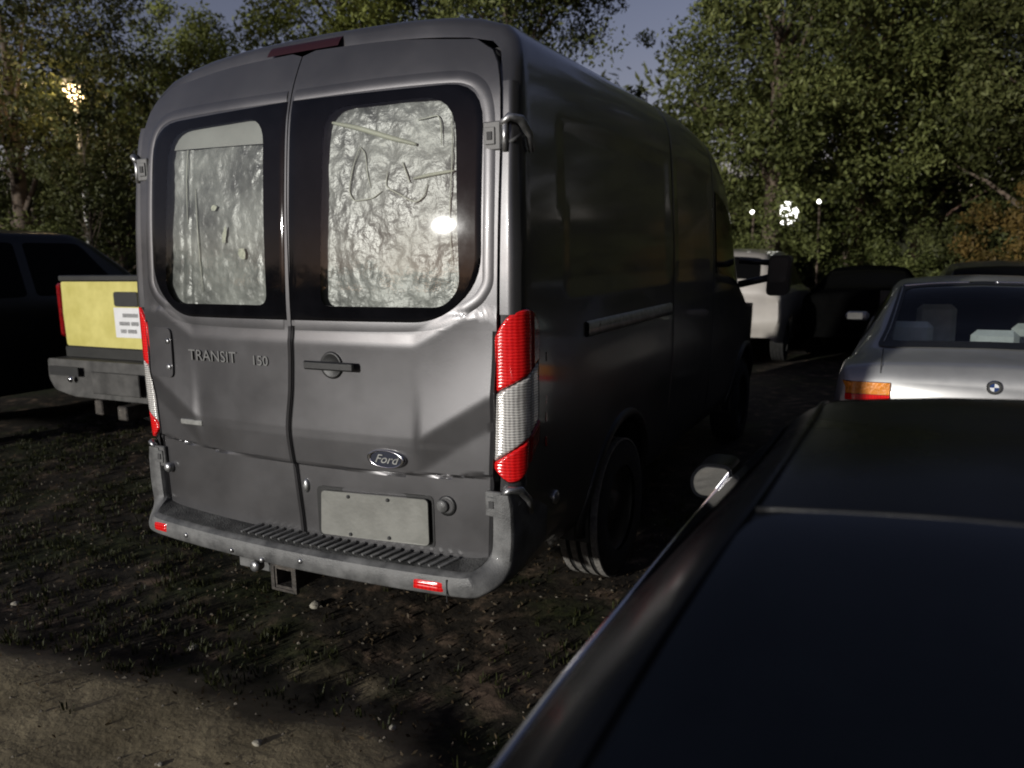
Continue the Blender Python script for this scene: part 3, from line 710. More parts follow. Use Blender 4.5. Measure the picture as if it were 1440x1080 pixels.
# step ribs
rib0 = None
tp = np.linspace(3.9, 12.1, 60)
V, F = grid(tp, [.25, .4, .6, .8, .98], lambda t, v: tuple(Vector(bump_pt(t, v))+Vector((0, 0, .003)))); recalc(mesh('step_pad', V, F, M['pad'], bumper))
for k in range(24):
    x = -.27+k*.044
    y1 = crown(x)*.9-.118; z1 = .443
    if rib0 is None:
        rb = MB().box((-.008, -.044, -.004), (.008, .048, .004), .002).build('tread_rib', M['bump'], bumper); rib0 = rb
    else:
        rb = rib0.copy(); COL.objects.link(rb); rb.parent = bumper
    rb.location = (x, y1+.062, z1+.013); rb.rotation_euler = (R(10), 0, R(-28))
def reflector(x0, x1, z):
    def f(u, v):
        x = x0+(x1-x0)*u; e = min(u, 1-u)*6*(min(v, 1-v)*6); e = min(1, e)
        return (x, crown(x)*.9-.1255-.010*math.sqrt(e), z-.022+.044*v)
    V, F = grid(np.linspace(0, 1, 10), np.linspace(0, 1, 8), f); return recalc(mesh('reflector', V, F, M['red'], bumper))
reflector(.625, .765, .385); reflector(-.86, -.76, .395)
for x in (-.32, -.14, .08, -.62): MB().lathe([(.001, -.010), (.010, -.009), (.013, 0)], (x, crown(x)*.9-.127, .375+.02*math.sin(x*9)), 'y', 12).build('bumper_clip', M['metal'], bumper, True)
MB().box((.775, -.150, .33), (.779, -.147, .42)).build('panel_joint', M['black'], bumper)
# hitch receiver and bracket
h = MB(); HX = .085
for (a, b) in (((-.175, -.16, .235), (-.065, .25, .248)), ((-.175, -.16, .322), (-.065, .25, .335)), ((-.175, -.16, .248), (-.162, .25, .322)), ((-.078, -.16, .248), (-.065, .25, .322))): h.box(a, b)
h.box((-.19, -.165, .225), (-.05, -.145, .236)); h.box((-.19, -.165, .334), (-.05, -.145, .345)); h.box((-.19, -.165, .236), (-.172, -.145, .334)); h.box((-.068, -.165, .236), (-.05, -.145, .334))
h.build('hitch_receiver', M['hitch'], van).location.x = HX
MB().box((-.49, -.06, .24), (-.30, -.03, .345), .006).build('hitch_bracket', M['bump'], van).location.x = HX
MB().lathe([(.001, -.02), (.022, -.02), (.026, 0), (.026, .02)], (-.305, -.13, .30), 'y', 18).build('tow_eye', M['metal'], van, True).location.x = HX
MB().tube([(-.6, .12, .33), (.6, .12, .33)], .035, 8).build('hitch_beam', M['hitch'], van, True)
MB().tube([(.55, .05, .28), (.55, .5, .25), (.5, 1.0, .28)], .03, 10).build('exhaust_pipe', M['hitch'], van, True)

# ------------------------------------------------------------------ generic lofted car
class Car:
    """ stations: (y, zbot, wsill, wmax, zmax, wbelt, zbelt, wroof, zroof, zcrown) in local coordinates, nose towards +y """
    def __init__(s, st, loc):
        s.loc = loc; ys = [a[0] for a in st]; s.y0, s.y1 = ys[0], ys[-1]
        s.f = [pchip(ys, [a[i] for a in st]) for i in range(1, 10)]
        s.u = pchip
    def section(s, y):
        zb, ws, wm, zm, wb, zbelt, wr, zr, zc = [f(y) for f in s.f]
        return [(ws, zb), (wm, zm), (wb, zbelt), (wr, zr), (wr*.55, zr+(zc-zr)*.72), (0, zc)]
    def pt(s, y, U, off=0, rnd=.22):
        sg = 1 if U <= 5 else -1; u = U if U <= 5 else 10-U
        P = s.section(y)
        i = int(min(4, math.floor(u))); t = u-i
        def L(i, t): a, b = P[i], P[i+1]; return (a[0]+(b[0]-a[0])*t, a[1]+(b[1]-a[1])*t)
        x, z = L(i, t)
        # round the profile near each joint (quadratic blend)
        for j in (1, 2, 3, 4):
            d = u-j
            if abs(d) < rnd:
                a = L(j-1, 1-rnd); b = P[j]; c = L(j, rnd); q = (d+rnd)/(2*rnd)
                x = a[0]*(1-q)**2+2*b[0]*q*(1-q)+c[0]*q*q; z = a[1]*(1-q)**2+2*b[1]*q*(1-q)+c[1]*q*q
        if off:
            e = .01; p1 = Vector(s.pt(y-e, U)); p2 = Vector(s.pt(y+e, U)); q1 = Vector(s.pt(y, max(0, U-.03))); q2 = Vector(s.pt(y, min(10, U+.03)))
            nn = (p2-p1).cross(q2-q1)
            if nn.length > 1e-9:
                nn.normalize(); p = Vector((sg*x, y, z)); ctr = Vector((0, y, .6))
                if nn.dot(p-ctr) < 0: nn = -nn
                p += nn*off; return tuple(p)
        return (sg*x, y, z)
    def shell(s, name, m, parent, wheels=(), wr=.36, wz=.32, ny=90, cap=True, holes=()):
        ys = list(np.linspace(s.y0, s.y1, ny)); us = [0, .15, .3, .45, .6, .78, .9, 1, 1.1, 1.22, 1.4, 1.6, 1.78, 1.9, 2, 2.1, 2.22, 2.4, 2.6, 2.78, 2.9, 3, 3.1, 3.22, 3.5, 3.78, 4, 4.22, 4.6, 5]
        us = us+[10-u for u in us[::-1][1:]]
        V, F = grid(ys, us, lambda y, U: s.pt(y, U)); n = len(us)
        F2 = []
        for fi_, f in enumerate(F):
            yy_ = ys[fi_//(n-1)]; uu_ = us[fi_ % (n-1)]
            if any(a <= yy_ <= b and c_ <= uu_ <= d_ for a, b, c_, d_ in holes): continue
            c = sum((Vector(V[i]) for i in f), Vector())/4
            if abs(c.x) > .5 and any((c.y-w)**2+(c.z-wz)**2 < wr**2 for w in wheels): continue
            F2.append(f)
        if cap:
            F2.append(tuple(range(n))); F2.append(tuple(range((len(ys)-1)*n, len(ys)*n))[::-1])
        o = recalc(mesh(name, V, F2, m, parent)); autosmooth(o, 50); return o
    def patch(s, name, quad, m, parent, off=.005, n=16, r=.12, nu=None):
        """quad: ((y,U) x4) a,b,c,d corners, bilinear, rounded corners"""
        P = rounded_poly([(0, 0), (1, 0), (1, 1), (0, 1)], r, 5)
        def f(a, b, t):
            (y0, u0), (y1, u1), (y2, u2), (y3, u3) = quad
            y = (y0*(1-a)+y1*a)*(1-b)+(y3*(1-a)+y2*a)*b; U = (u0*(1-a)+u1*a)*(1-b)+(u3*(1-a)+u2*a)*b
            return s.pt(y, U, off)
        V, F = disc_sheet(P, (.5, .5), n, f, 40)
        return recalc(mesh(name, V, F, m, parent))

# --- near black coupe
CX, CY = 2.66, 0.0
coupe = thing('coupe', 'glossy black coupe in the right foreground, seen from above its rear window', 'car', (CX, CY, 0))
st = [(-2.36, .35, .70, .80, .55, .78, .80, .60, .88, .90), (-2.20, .28, .80, .87, .58, .84, .88, .74, .99, 1.03), (-1.95, .26, .84, .89, .60, .85, .92, .70, 1.10, 1.14),
      (-1.65, .25, .85, .90, .62, .855, .94, .64, 1.215, 1.245), (-1.40, .25, .85, .90, .62, .855, .95, .595, 1.275, 1.305), (-1.10, .25, .85, .90, .62, .855, .95, .575, 1.298, 1.33),
      (-.80, .25, .85, .90, .62, .855, .95, .57, 1.298, 1.332), (-.50, .25, .85, .90, .62, .855, .945, .575, 1.262, 1.30), (-.20, .25, .85, .90, .62, .86, .94, .60, 1.15, 1.18),
      (.35, .25, .85, .90, .62, .86, .915, .66, .95, .97), (.8, .25, .85, .90, .60, .85, .86, .66, .90, .92), (1.4, .25, .83, .88, .58, .80, .78, .60, .82, .84), (1.75, .28, .74, .82, .52, .72, .68, .5, .71, .72), (1.9, .33, .60, .68, .45, .6, .56, .4, .58, .58)]
car = Car(st, None)
cb = car.shell('body', M['coupe'], coupe, (-1.45, 1.15), .35, .31, 130)
car.patch('rear_window', ((-2.12, 3.20), (-1.43, 3.14), (-1.43, 6.86), (-2.12, 6.80)), M['coupeglass'], coupe, .004, 24, .10)
car.patch('windscreen', ((-.48, 3.15), (.30, 3.15), (.30, 6.85), (-.48, 6.85)), M['coupeglass'], coupe, .004, 14, .06)
for U0, U1 in ((2.10, 2.90), (7.90, 7.10)):
    car.patch('side_window', ((-1.25, U0+(0)), (-.15, U0), (-.55, U1), (-1.15, U1)), M['coupeglass'], coupe, .004, 12, .10)
for U in (7.96, 2.04):
    pts = [car.pt(y, U, .004) for y in np.linspace(-1.75, -.05, 40)]
    MB().tube(pts, .0075, 8).build('window_trim', M['chrome'], coupe, True)
for sg in (-1, 1):
    U = 6.88 if sg == -1 else 3.12
    MB().tube([car.pt(y, U, .001) for y in np.linspace(-2.1, -.5, 40)], .006, 6).build('roof_trim', M['coupe'], coupe, True)
MB().tube([car.pt(-1.425, U, .002) for U in np.linspace(3.15, 6.85, 40)], .004, 6).build('roof_seam', M['black'], coupe, True)
for sg in (-1, 1):
    for wy in (-1.45, 1.15):
        wheel(coupe, sg*.79, wy, .31, .31, .2, sg)
    m_ = MB(); P = rounded_poly([(.80, .925), (.91, .925), (.925, .98), (.89, 1.03), (.80, 1.03)], [.03, .04, .04, .04, .03]); m_.prism([(sg*a, b) for a, b in P], -.32, -.20, lambda a, b, d: (a, d, b))
    mo = autosmooth(recalc(m_.build('door_mirror', M['coupe'], coupe)))
    g_ = MB(); P = rounded_poly([(.808, .935), (.90, .935), (.913, .98), (.885, 1.02), (.808, 1.02)], [.02, .03, .03, .03, .02]); g_.prism([(sg*a, b) for a, b in P], -.322, -.326, lambda a, b, d: (a, d, b)); recalc(g_.build('mirror_glass', M['mirrorglass'], mo))

# --- silver grey saloon ahead of it
sedan = thing('saloon_car', 'silver grey saloon with orange tail lamps, nose away, just beyond the black coupe', 'car', (2.76, 2.67, 0))
st = [(0, .30, .76, .84, .55, .81, .80, .55, .84, .845), (.05, .26, .80, .875, .56, .83, .90, .60, .925, .935), (.30, .25, .82, .88, .58, .83, .93, .65, .965, .98), (.42, .25, .80, .85, .58, .80, .935, .665, .985, 1.0),
      (.75, .25, .80, .855, .6, .795, .94, .62, 1.10, 1.12), (1.42, .25, .80, .855, .6, .79, .94, .555, 1.35, 1.385), (1.9, .25, .80, .855, .6, .79, .94, .55, 1.385, 1.425), (2.5, .25, .80, .855, .6, .79, .94, .56, 1.36, 1.39),
      (3.3, .25, .80, .85, .58, .79, .92, .66, .97, .99), (4.0, .25, .79, .84, .56, .76, .84, .6, .88, .90), (4.3, .28, .74, .80, .5, .7, .7, .5, .75, .76)]
bm = Car(st, None)
bm.shell('body', M['bmw'], sedan, (.85, 3.5), .34, .30, 100, holes=((.52, 1.30, 3.2, 6.7),))
def hole_free(): pass
gl = bm.patch('rear_window', ((.46, 3.12), (1.40, 3.15), (1.40, 6.85), (.46, 6.88)), M['tint'], sedan, .004, 14, .08)
def bandring(quad, w, off):
    P = rounded_poly([(0, 0), (1, 0), (1, 1), (0, 1)], .08, 5); Q = rounded_poly([(w, w*.5), (1-w, w*.5), (1-w, 1-w*.5), (w, 1-w*.5)], .08, 5)
    def f(a, b, t):
        (y0, u0), (y1, u1), (y2, u2), (y3, u3) = quad
        return bm.pt((y0*(1-a)+y1*a)*(1-b)+(y3*(1-a)+y2*a)*b, (u0*(1-a)+u1*a)*(1-b)+(u3*(1-a)+u2*a)*b, off)
    V, F = ring_sheet(P, Q, (.5, .5), 3, f, 60); return recalc(mesh('window_seal', V, F, M['black'], gl))
bandring(((.44, 3.08), (1.42, 3.12), (1.42, 6.88), (.44, 6.92)), .10, .008)
MB().tube([bm.pt(1.385, U, .010) for U in np.linspace(3.2, 4.75, 20)], .007, 6).build('window_trim', M['chrome'], sedan, True)
MB().tube([bm.pt(1.385, U, .010) for U in np.linspace(5.2, 6.8, 20)], .007, 6).build('window_trim', M['chrome'], sedan, True)
MB().tube([bm.pt(y, 6.80, .010) for y in np.linspace(.52, 1.36, 16)], .005, 6).build('window_trim', M['metal'], sedan, True)
for U0, U1 in ((2.10, 2.88), (7.90, 7.12)):
    bm.patch('side_window', ((.95, U0), (3.0, U0), (2.35, U1), (1.30, U1)), M['coupeglass'], sedan, .004, 10, .10)
# rear end parts
def bmtl(sg):
    def f(u, v):
        a = u*.26; z = .715+.115*v
        x = .80-.03-a if a > .04 else .80-.03*(a/.04)-.0+.0
        x = .80-a+.03*(1-min(1, a/.05)); y = -.012+.06*max(0, 1-a/.05)**2; return (sg*x, y-.006, z)
    o = None
    for (name, v0, v1, m, cutu) in (('amber_lens', .36, 1, M['amber'], 1.0), ('red_lens', 0, .34, M['red'], 1.0)):
        V, F = grid(np.linspace(0, cutu, 10), np.linspace(v0, v1, 5), f)
        if o is None: o = recalc(mesh('tail_lamp', *grid(np.linspace(0, 1, 10), np.linspace(-.03, 1.03, 5), lambda u, v: (f(u, v)[0], f(u, v)[1]+.004, f(u, v)[2])), M['black'], sedan))
        recalc(mesh(name, V, F, m, o))
bmtl(1); bmtl(-1)
MB().box((-.46, -.010, .70), (.46, .0, .722)).build('trunk_trim', M['black'], sedan)
rd = MB().lathe([(.001, -.006), (.020, -.006), (.0205, -.008), (.036, -.008), (.040, -.004), (.041, .004)], (0, -.006, .835), 'y', 28).build('badge', M['ink'], sedan, True)
MB().lathe([(.0365, -.009), (.0405, -.007), (.0415, .0)], (0, -.008, .835), 'y', 28).build('badge_ring', M['chrome'], rd, True)
for q in range(4):
    a0 = q*math.pi/2; V = [(0, -.0155, .835)]+[(.023*math.cos(a0+math.pi/2*k/6), -.0155, .835+.023*math.sin(a0+math.pi/2*k/6)) for k in range(7)]
    mesh('badge_quarter', V, [tuple(range(8))], M['white'] if q % 2 == 0 else M['blue'], rd)
mesh('trunk_gap', *grid([-.60, -.594], np.linspace(0, .42, 12), lambda x, y: (x, bm.pt(max(.02, y), 7.2)[1], bm.pt(y+.02, 6.3 if False else 6.9)[2]+.004)), M['ink'], sedan)
bp_ = MB().box((-.84, -.09, .36), (.84, .04, .60), .03); autosmooth(bp_.build('rear_bumper', M['bmw'], sedan))
MB().box((-.26, -.008, .60), (.26, .0, .69)).build('licence_plate', M['plate'], sedan)
# interior seen above the glass : headrests stand right behind it
autosmooth(MB().box((-.70, .55, .80), (.70, 3.0, .86)).box((-.70, 2.9, .86), (.70, 2.95, 1.25)).build('cabin_floor', M['black'], sedan))
autosmooth(MB().box((-.66, .62, .865), (.66, .95, .93), .02).build('parcel_shelf', M['seat'], sedan))
for (x, y, z0, z1, w_) in ((-.26, 1.80, .86, 1.20, .14), (-.44, 1.30, .90, 1.10, .15), (.40, 1.80, .86, 1.06, .15), (.10, 1.30, .90, 1.05, .15)):
    autosmooth(MB().box((x-w_, y-.05, z0), (x+w_, y+.05, z1), .04).build('seat_back', M['seat'], sedan))
bl_ = MB().lathe([(.001, -.02), (.10, -.02), (.13, 0)], (.03, .80, .93), 'y', 24); bl_.V = [(x, y, .93+max(0, z-.93)*.5) for x, y, z in bl_.V]; bl_.build('high_brake_lamp', M['maroon'], sedan, True)
mb = MB().box((-1.02, 3.35, .93), (-.80, 3.45, 1.02), .03); mo = autosmooth(mb.build('door_mirror', M['bmw'], sedan))
MB().box((-1.0, 3.34, .945), (-.86, 3.349, 1.01)).build('mirror_glass', M['mirrorglass'], mo)
for sg in (-1, 1):
    for wy in (.85, 3.5): wheel(sedan, sg*.74, wy, .30, .30, .2, sg)

# --- generic far cars
def simple_car(name, label, cat, x, y, m, st, wheels, lights=True, glass=M['farglass'], group=None, rg=None, side=None, rot=0):
    t = thing(name, label, cat, (x, y, 0), group); t.rotation_euler[2] = rot
    c = Car(st, None); c.shell('body', m, t, wheels, .37, .33, 80)
    if rg: c.patch('rear_window', rg, glass, t, .004, 10, .1)
    for (a, b, cc, d) in (side or []):
        for s_ in (0, 1):
            k = (lambda U: 10-U) if s_ else (lambda U: U)
            c.patch('side_window', ((a, k(2.12)), (b, k(2.12)), (cc, k(2.88)), (d, k(2.88))), glass, t, .004, 8, .08)
    for sg in (-1, 1):
        for wy in wheels: wheel(t, sg*(st[4][2]-.09), wy, .33, .33, .21, sg)
    return t, c
suv_st = [(0, .42, .72, .84, .65, .83, .95, .62, 1.05, 1.06), (.06, .35, .80, .88, .68, .86, 1.0, .62, 1.20, 1.23), (.28, .32, .84, .90, .7, .87, 1.02, .62, 1.52, 1.56), (.55, .3, .85, .91, .7, .88, 1.03, .62, 1.60, 1.65), (1.6, .3, .85, .91, .7, .88, 1.03, .64, 1.63, 1.69),
          (2.4, .3, .85, .91, .7, .88, 1.02, .63, 1.60, 1.65), (3.2, .3, .85, .91, .7, .88, 1.0, .70, 1.06, 1.08), (4.1, .32, .84, .88, .66, .84, .92, .66, .95, .97), (4.45, .38, .72, .8, .6, .74, .75, .55, .8, .8)]
ws, wc = simple_car('suv', 'small white SUV standing beyond the grey van\'s nose, partly hidden by its mirror', 'car', -.15, 8.9, M['suvwhite'], suv_st, (.85, 3.45),
    rg=((.075, 3.2), (.30, 3.3), (.30, 6.7), (.075, 6.8)), side=[(.55, 1.3, 1.25, .6), (1.36, 2.1, 2.1, 1.36), (2.16, 2.85, 2.45, 2.16)])
bs_st = [(0, .45, .80, .92, .75, .90, 1.15, .66, 1.30, 1.31), (.08, .38, .86, .95, .78, .93, 1.2, .68, 1.65, 1.68), (.4, .35, .88, .96, .8, .94, 1.22, .70, 1.90, 1.95), (1.5, .35, .88, .96, .8, .94, 1.22, .72, 1.95, 2.01),
         (3.0, .35, .88, .96, .8, .94, 1.22, .72, 1.94, 2.0), (3.6, .35, .88, .96, .8, .94, 1.2, .74, 1.62, 1.66), (4.0, .35, .88, .96, .8, .93, 1.18, .78, 1.27, 1.29), (4.8, .36, .88, .94, .78, .9, 1.1, .72, 1.14, 1.16), (5.1, .42, .78, .85, .7, .8, .9, .6, .95, .95)]
bsv, bc = simple_car('suv', 'tall black SUV at the left edge beyond the yellow tailgate', 'car', -6.5, -.15, M['darkgloss'], bs_st, (.95, 4.0),
    side=[(.3, 1.3, 1.25, .45), (1.4, 2.4, 2.4, 1.4), (2.5, 3.65, 3.1, 2.5)], rg=((.10, 3.2), (.38, 3.3), (.38, 6.7), (.10, 6.8)))
MB().box((.94, 3.45, 1.28), (1.16, 3.58, 1.48), .03).build('door_mirror', M['black'], bsv)
text_mesh('side_badge', 'SUPER', .06, M['chrome'], bsv, (.965, 2.55, 1.12), (R(90), 0, R(90)), .002) if False else None
dk_st = [(0, .35, .72, .82, .6, .80, .88, .6, .93, .94), (.08, .3, .8, .86, .62, .83, .95, .62, 1.0, 1.02), (.6, .28, .82, .87, .62, .83, .97, .66, 1.03, 1.05), (1.2, .28, .82, .87, .62, .83, .97, .58, 1.28, 1.32), (1.8, .28, .82, .87, .62, .83, .97, .56, 1.34, 1.385),
         (2.5, .28, .82, .87, .62, .83, .96, .57, 1.31, 1.34), (3.3, .28, .82, .87, .62, .82, .93, .66, .97, .99), (4.2, .3, .8, .84, .58, .78, .82, .6, .86, .87), (4.5, .36, .7, .75, .5, .66, .68, .5, .70, .70)]
G2 = 'black saloon cars in the dark gap beyond the parked vehicles'
for (x, y, rot, lab) in ((1.72, 9.9, 0, 'black saloon in deep shade between the white SUV and the grey saloon'), (4.9, 9.4, 0, 'black saloon far right, mostly hidden behind the grey saloon')):
    simple_car('saloon_car', lab, 'car', x, y, M['darkcar'], dk_st, (.9, 3.5), side=[(1.2, 2.0, 2.0, 1.5), (2.05, 3.1, 2.5, 2.05)], rg=((.66, 3.2), (1.2, 3.2), (1.2, 6.8), (.66, 6.8)), rot=rot)
simple_car('hatchback', 'dark grey car whose roof just shows above the silver saloon', 'car', 3.35, 8.0, M['darkgrey'], [tuple(list(a[:8])+[a[8]*1.06, a[9]*1.06]) for a in dk_st], (.9, 3.5), rg=((.66, 3.2), (1.2, 3.2), (1.2, 6.8), (.66, 6.8)))

# --- pickup with yellow tailgate
pk = thing('pickup_truck', 'pickup truck with a yellow tailgate and a white notice, left of the van', 'pickup', (-3.6, 1.9, 0))
b = MB()
b.box((-1.0, .06, .72), (-.92, 2.0, 1.50), .02); b.box((.92, .06, .72), (1.0, 2.0, 1.50), .02); b.box((-.92, .08, .74), (.92, 2.0, .80)); b.box((-.92, 1.93, .8), (.92, 1.99, 1.5))
autosmooth(b.build('cargo_bed', M['pickblack'], pk))
V, F = disc_sheet(rounded_poly([(-.885, .905), (.885, .905), (.885, 1.475), (-.885, 1.475)], .03), (0, 1.19), 14, lambda x, z, s: (x, -.012-.012*(1-(x/.9)**2)-(.006*(1-min(1, abs(z-1.19)/.2))), z), 60)
tgf = MB(); tgf.box((-.905, .0, .83), (.905, .055, 1.50), .012); tgf.box((-.905, -.02, 1.478), (.905, .0, 1.53), .008); tgf.box((-.905, -.02, .80), (.905, .0, .898), .006)
tgate = autosmooth(tgf.build('tailgate', M['pickblack'], pk)); recalc(mesh('yellow_panel', V, F, M['yellow'], tgate))
hp = MB(); hp.prism(rounded_poly([(-.15, 1.265), (.15, 1.265), (.15, 1.39), (-.15, 1.39)], .03), -.028, -.040, lambda a, b_, d: (a, d, b_)); hdl = recalc(hp.build('tailgate_handle', M['black'], tgate))
nt_ = MB().box((-.17, -.034, 1.00), (.17, -.030, 1.255)).build('paper_notice', M['paper'], tgate)
for (z_, ws_) in ((1.19, ((-.06, .13),)), (1.12, ((-.11, .02), (.04, .13))), (1.055, ((-.10, -.03), (-.01, .10)))):
    for (xa, xb) in ws_: MB().box((xa, -.0365, z_-.016), (xb, -.0345, z_+.016)).build('notice_line', M['inkfaint'], nt_)
for sg in (-1, 1):
    l_ = MB().box((min(sg*.915, sg*.995), .0, .98), (max(sg*.915, sg*.995), .14, 1.46), .02).build('tail_lamp', M['red_dark'], pk); autosmooth(l_)
bb = MB(); P = rounded_poly([(-.98, .80), (-.99, .62), (-.90, .52), (-.6, .48), (.6, .48), (.90, .52), (.99, .62), (.98, .80)], .04)
bb.prism(P, -.20, -.02, lambda a, b_, d: (a, d+.06*(a/1.05)**2, b_)); pbm = autosmooth(recalc(bb.build('rear_bumper', M['pickchrome'], pk)))
MB().box((-.30, -.215, .53), (.30, -.198, .72), .006).build('plate_bracket', M['pickchrome'], pbm)
MB().lathe([(.001, -.015), (.02, -.012), (.028, 0)], (-.62, -.19, .63), 'y', 14).build('bumper_lamp', M['chrome'], pbm, True)
MB().box((-.50, -.196, .66), (-.90, -.180, .74)).build('step_pad', M['black'], pbm)
MB().box((-.32, -.20, .34), (-.22, -.05, .47), .01).build('hitch_bracket', M['hitch'], pk); MB().box((.0, -.22, .32), (.12, .1, .44), .01).build('hitch_receiver', M['hitch'], pk)
cst = [(2.05, .5, .88, .98, .8, .95, 1.2, .70, 1.80, 1.83), (2.2, .45, .9, .99, .8, .95, 1.2, .72, 1.86, 1.90), (3.0, .45, .9, .99, .8, .95, 1.2, .73, 1.88, 1.93), (3.5, .45, .9, .99, .8, .95, 1.2, .74, 1.6, 1.64), (3.9, .45, .9, .99, .8, .95, 1.18, .8, 1.24, 1.26), (4.9, .45, .9, .97, .8, .93, 1.1, .75, 1.15, 1.17), (5.2, .5, .8, .88, .7, .8, .95, .6, 1.0, 1.0)]
cc = Car(cst, None); cc.shell('cab', M['pickblack'], pk, (4.4,), .42, .38, 60)
for sg in (-1, 1):
    for wy in (.95, 4.4): wheel(pk, sg*.86, wy, .37, .37, .24, sg)

# ------------------------------------------------------------------ trees and plants
def leaf_cloud(centres, radii, per, size, flat=.8):
    """quads scattered in clumps -> (co, tone)"""
    cs = np.repeat(centres, per, axis=0); rs = np.repeat(radii, per); n = len(cs)
    d = RNG.normal(size=(n, 3)); d /= np.linalg.norm(d, axis=1)[:, None]; rad = RNG.random(n)**.45
    p = cs+d*(rs*rad)[:, None]*np.array([1, 1, flat])
    nrm = RNG.normal(size=(n, 3))+np.array([0, 0, .5])+d*.5; nrm /= np.linalg.norm(nrm, axis=1)[:, None]
    t = np.cross(nrm, RNG.normal(size=(n, 3))); t /= np.linalg.norm(t, axis=1)[:, None]; b = np.cross(nrm, t)
    s = size*(.55+.9*RNG.random(n)); L = t*s[:, None]; Wd = b*(s*.42)[:, None]
    co = np.stack([p-L, p+Wd-L*.1, p+L, p-Wd-L*.1], axis=1)
    ct = np.repeat(RNG.random(len(centres)), per)
    tone = np.clip(.02+.68*ct**1.3+.42*(RNG.random(n)-.25), 0, 1)
    return co, tone
def tree(name, label, x, y, trunk_h, trunk_r, crown, n_clump, per, leaf, size, leafm, barkm=M['bark'], group=None, cat='tree', lean=(0, 0), clr=(.35, .7), shape='ell', limbs=14, seedv=0):
    """crown: (cx, cy, cz, rx, ry, rz) relative to the tree base"""
    random.seed(100+seedv); base_z = -.05
    t = thing(name, label, cat, (x, y, base_z), group)
    cx, cy, cz, rx, ry, rz = crown
    C = []
    while len(C) < n_clump:
        p = RNG.uniform(-1, 1, 3); r = np.linalg.norm(p)
        if shape == 'cone':
            k = (1-p[2])/2
            if math.hypot(p[0], p[1]) > k*.95+.05: continue
        elif r > 1 or (r < .45 and RNG.random() < .6): continue
        nn = noise.noise(Vector((p[0]*2.1+seedv, p[1]*2.1, p[2]*2.1)))
        if nn < -.16: continue
        C.append(p)
    C = np.array(C)*np.array([rx, ry, rz])+np.array([cx, cy, cz])
    rad = RNG.uniform(clr[0], clr[1], n_clump)
    co, tone = leaf_cloud(C, rad, int(per*2.5), size*.64)
    tr = MB(); top = Vector((cx*.6+lean[0], cy*.6+lean[1], max(trunk_h, cz+rz*.35)))
    pts = []; 
    for k in range(9):
        s = k/8; pts.append(Vector((top.x*s**1.3+.08*noise.noise(Vector((s*3, seedv, 0)))*trunk_h*.3, top.y*s**1.3+.08*noise.noise(Vector((s*3, seedv, 5)))*trunk_h*.3, top.z*s)))
    rs = [trunk_r*(1.25 if k == 0 else 1)*(1-.8*k/8) for k in range(9)]
    tr.tube(pts, rs, 10); 
    tk = tr.build('trunk', barkm, t, True)
    idx = RNG.choice(n_clump, min(limbs, n_clump), replace=False)
    for i in idx:
        e = Vector(C[i]); s = min(1, max(.25, (e.z-abs(e.x)*.5)/top.z*.8)); k = s*8; k0 = int(min(7, k)); a = pts[k0].lerp(pts[k0+1], k-k0)
        m1 = a.lerp(e, .5)+Vector((random.uniform(-.2, .2), random.uniform(-.2, .2), random.uniform(-.1, .25)))
        r0 = trunk_r*.38*(1-s*.5); MB().tube([a, a.lerp(m1, .5), m1, m1.lerp(e, .5), e], [r0, r0*.8, r0*.55, r0*.35, r0*.15], 5).build('branch', barkm, t, True)
    cr = quads_np('crown', co, leafm, t, tone)
    return t
# left: dense dark tree behind the SUV and pickup
tree('broadleaf_tree', 'dense dark green tree at the left edge above the black SUV', -11.0, 5.6, 4, .20, (0, 0, 4.6, 2.6, 2.2, 3.4), 210, 85, None, .07, M['leafdark'], seedv=1, clr=(.3, .62))
tree('broadleaf_tree', 'thin open-branched tree between the dark left tree and the van roof', -11.3, 7.6, 4, .13, (0, 0, 3.7, 1.8, 1.6, 2.0), 40, 45, None, .07, M['leaf'], seedv=2, clr=(.25, .5), limbs=34)
tree('broadleaf_tree', 'small yellow-green tree just above the van\'s left roof corner', -12.2, 10.0, 4.5, .14, (0, 0, 5.2, 1.55, 1.4, 2.0), 90, 75, None, .075, M['leafyellow'], seedv=3, clr=(.3, .55))
tree('broadleaf_tree', 'bright yellow-green tree rising above the middle of the van roof', -8.3, 10.8, 5, .2, (0, 0, 6.6, 1.75, 1.8, 2.6), 150, 80, None, .08, M['leafyellow'], seedv=4, clr=(.35, .65))
tree('broadleaf_tree', 'mid green tree above the right half of the van roof', -5.4, 12.6, 5, .2, (0, 0, 6.9, 2.3, 2.0, 2.5), 190, 80, None, .08, M['leaf'], seedv=5, clr=(.35, .65))
tree('young_tree', 'slim pointed young tree alone in the gap of sky', -4.05, 17.9, 4, .08, (0, 0, 5.0, .95, .95, 2.3), 62, 70, None, .085, M['leaf'], seedv=6, clr=(.22, .42), shape='cone', limbs=12)
tree('sapling', 'thin leafy sapling partly covering the lit street lamp', -8.35, 4.95, 3, .035, (0, 0, 3.0, .75, .6, 1.15), 34, 60, None, .055, M['leafdark'], seedv=40, clr=(.16, .3), limbs=10)
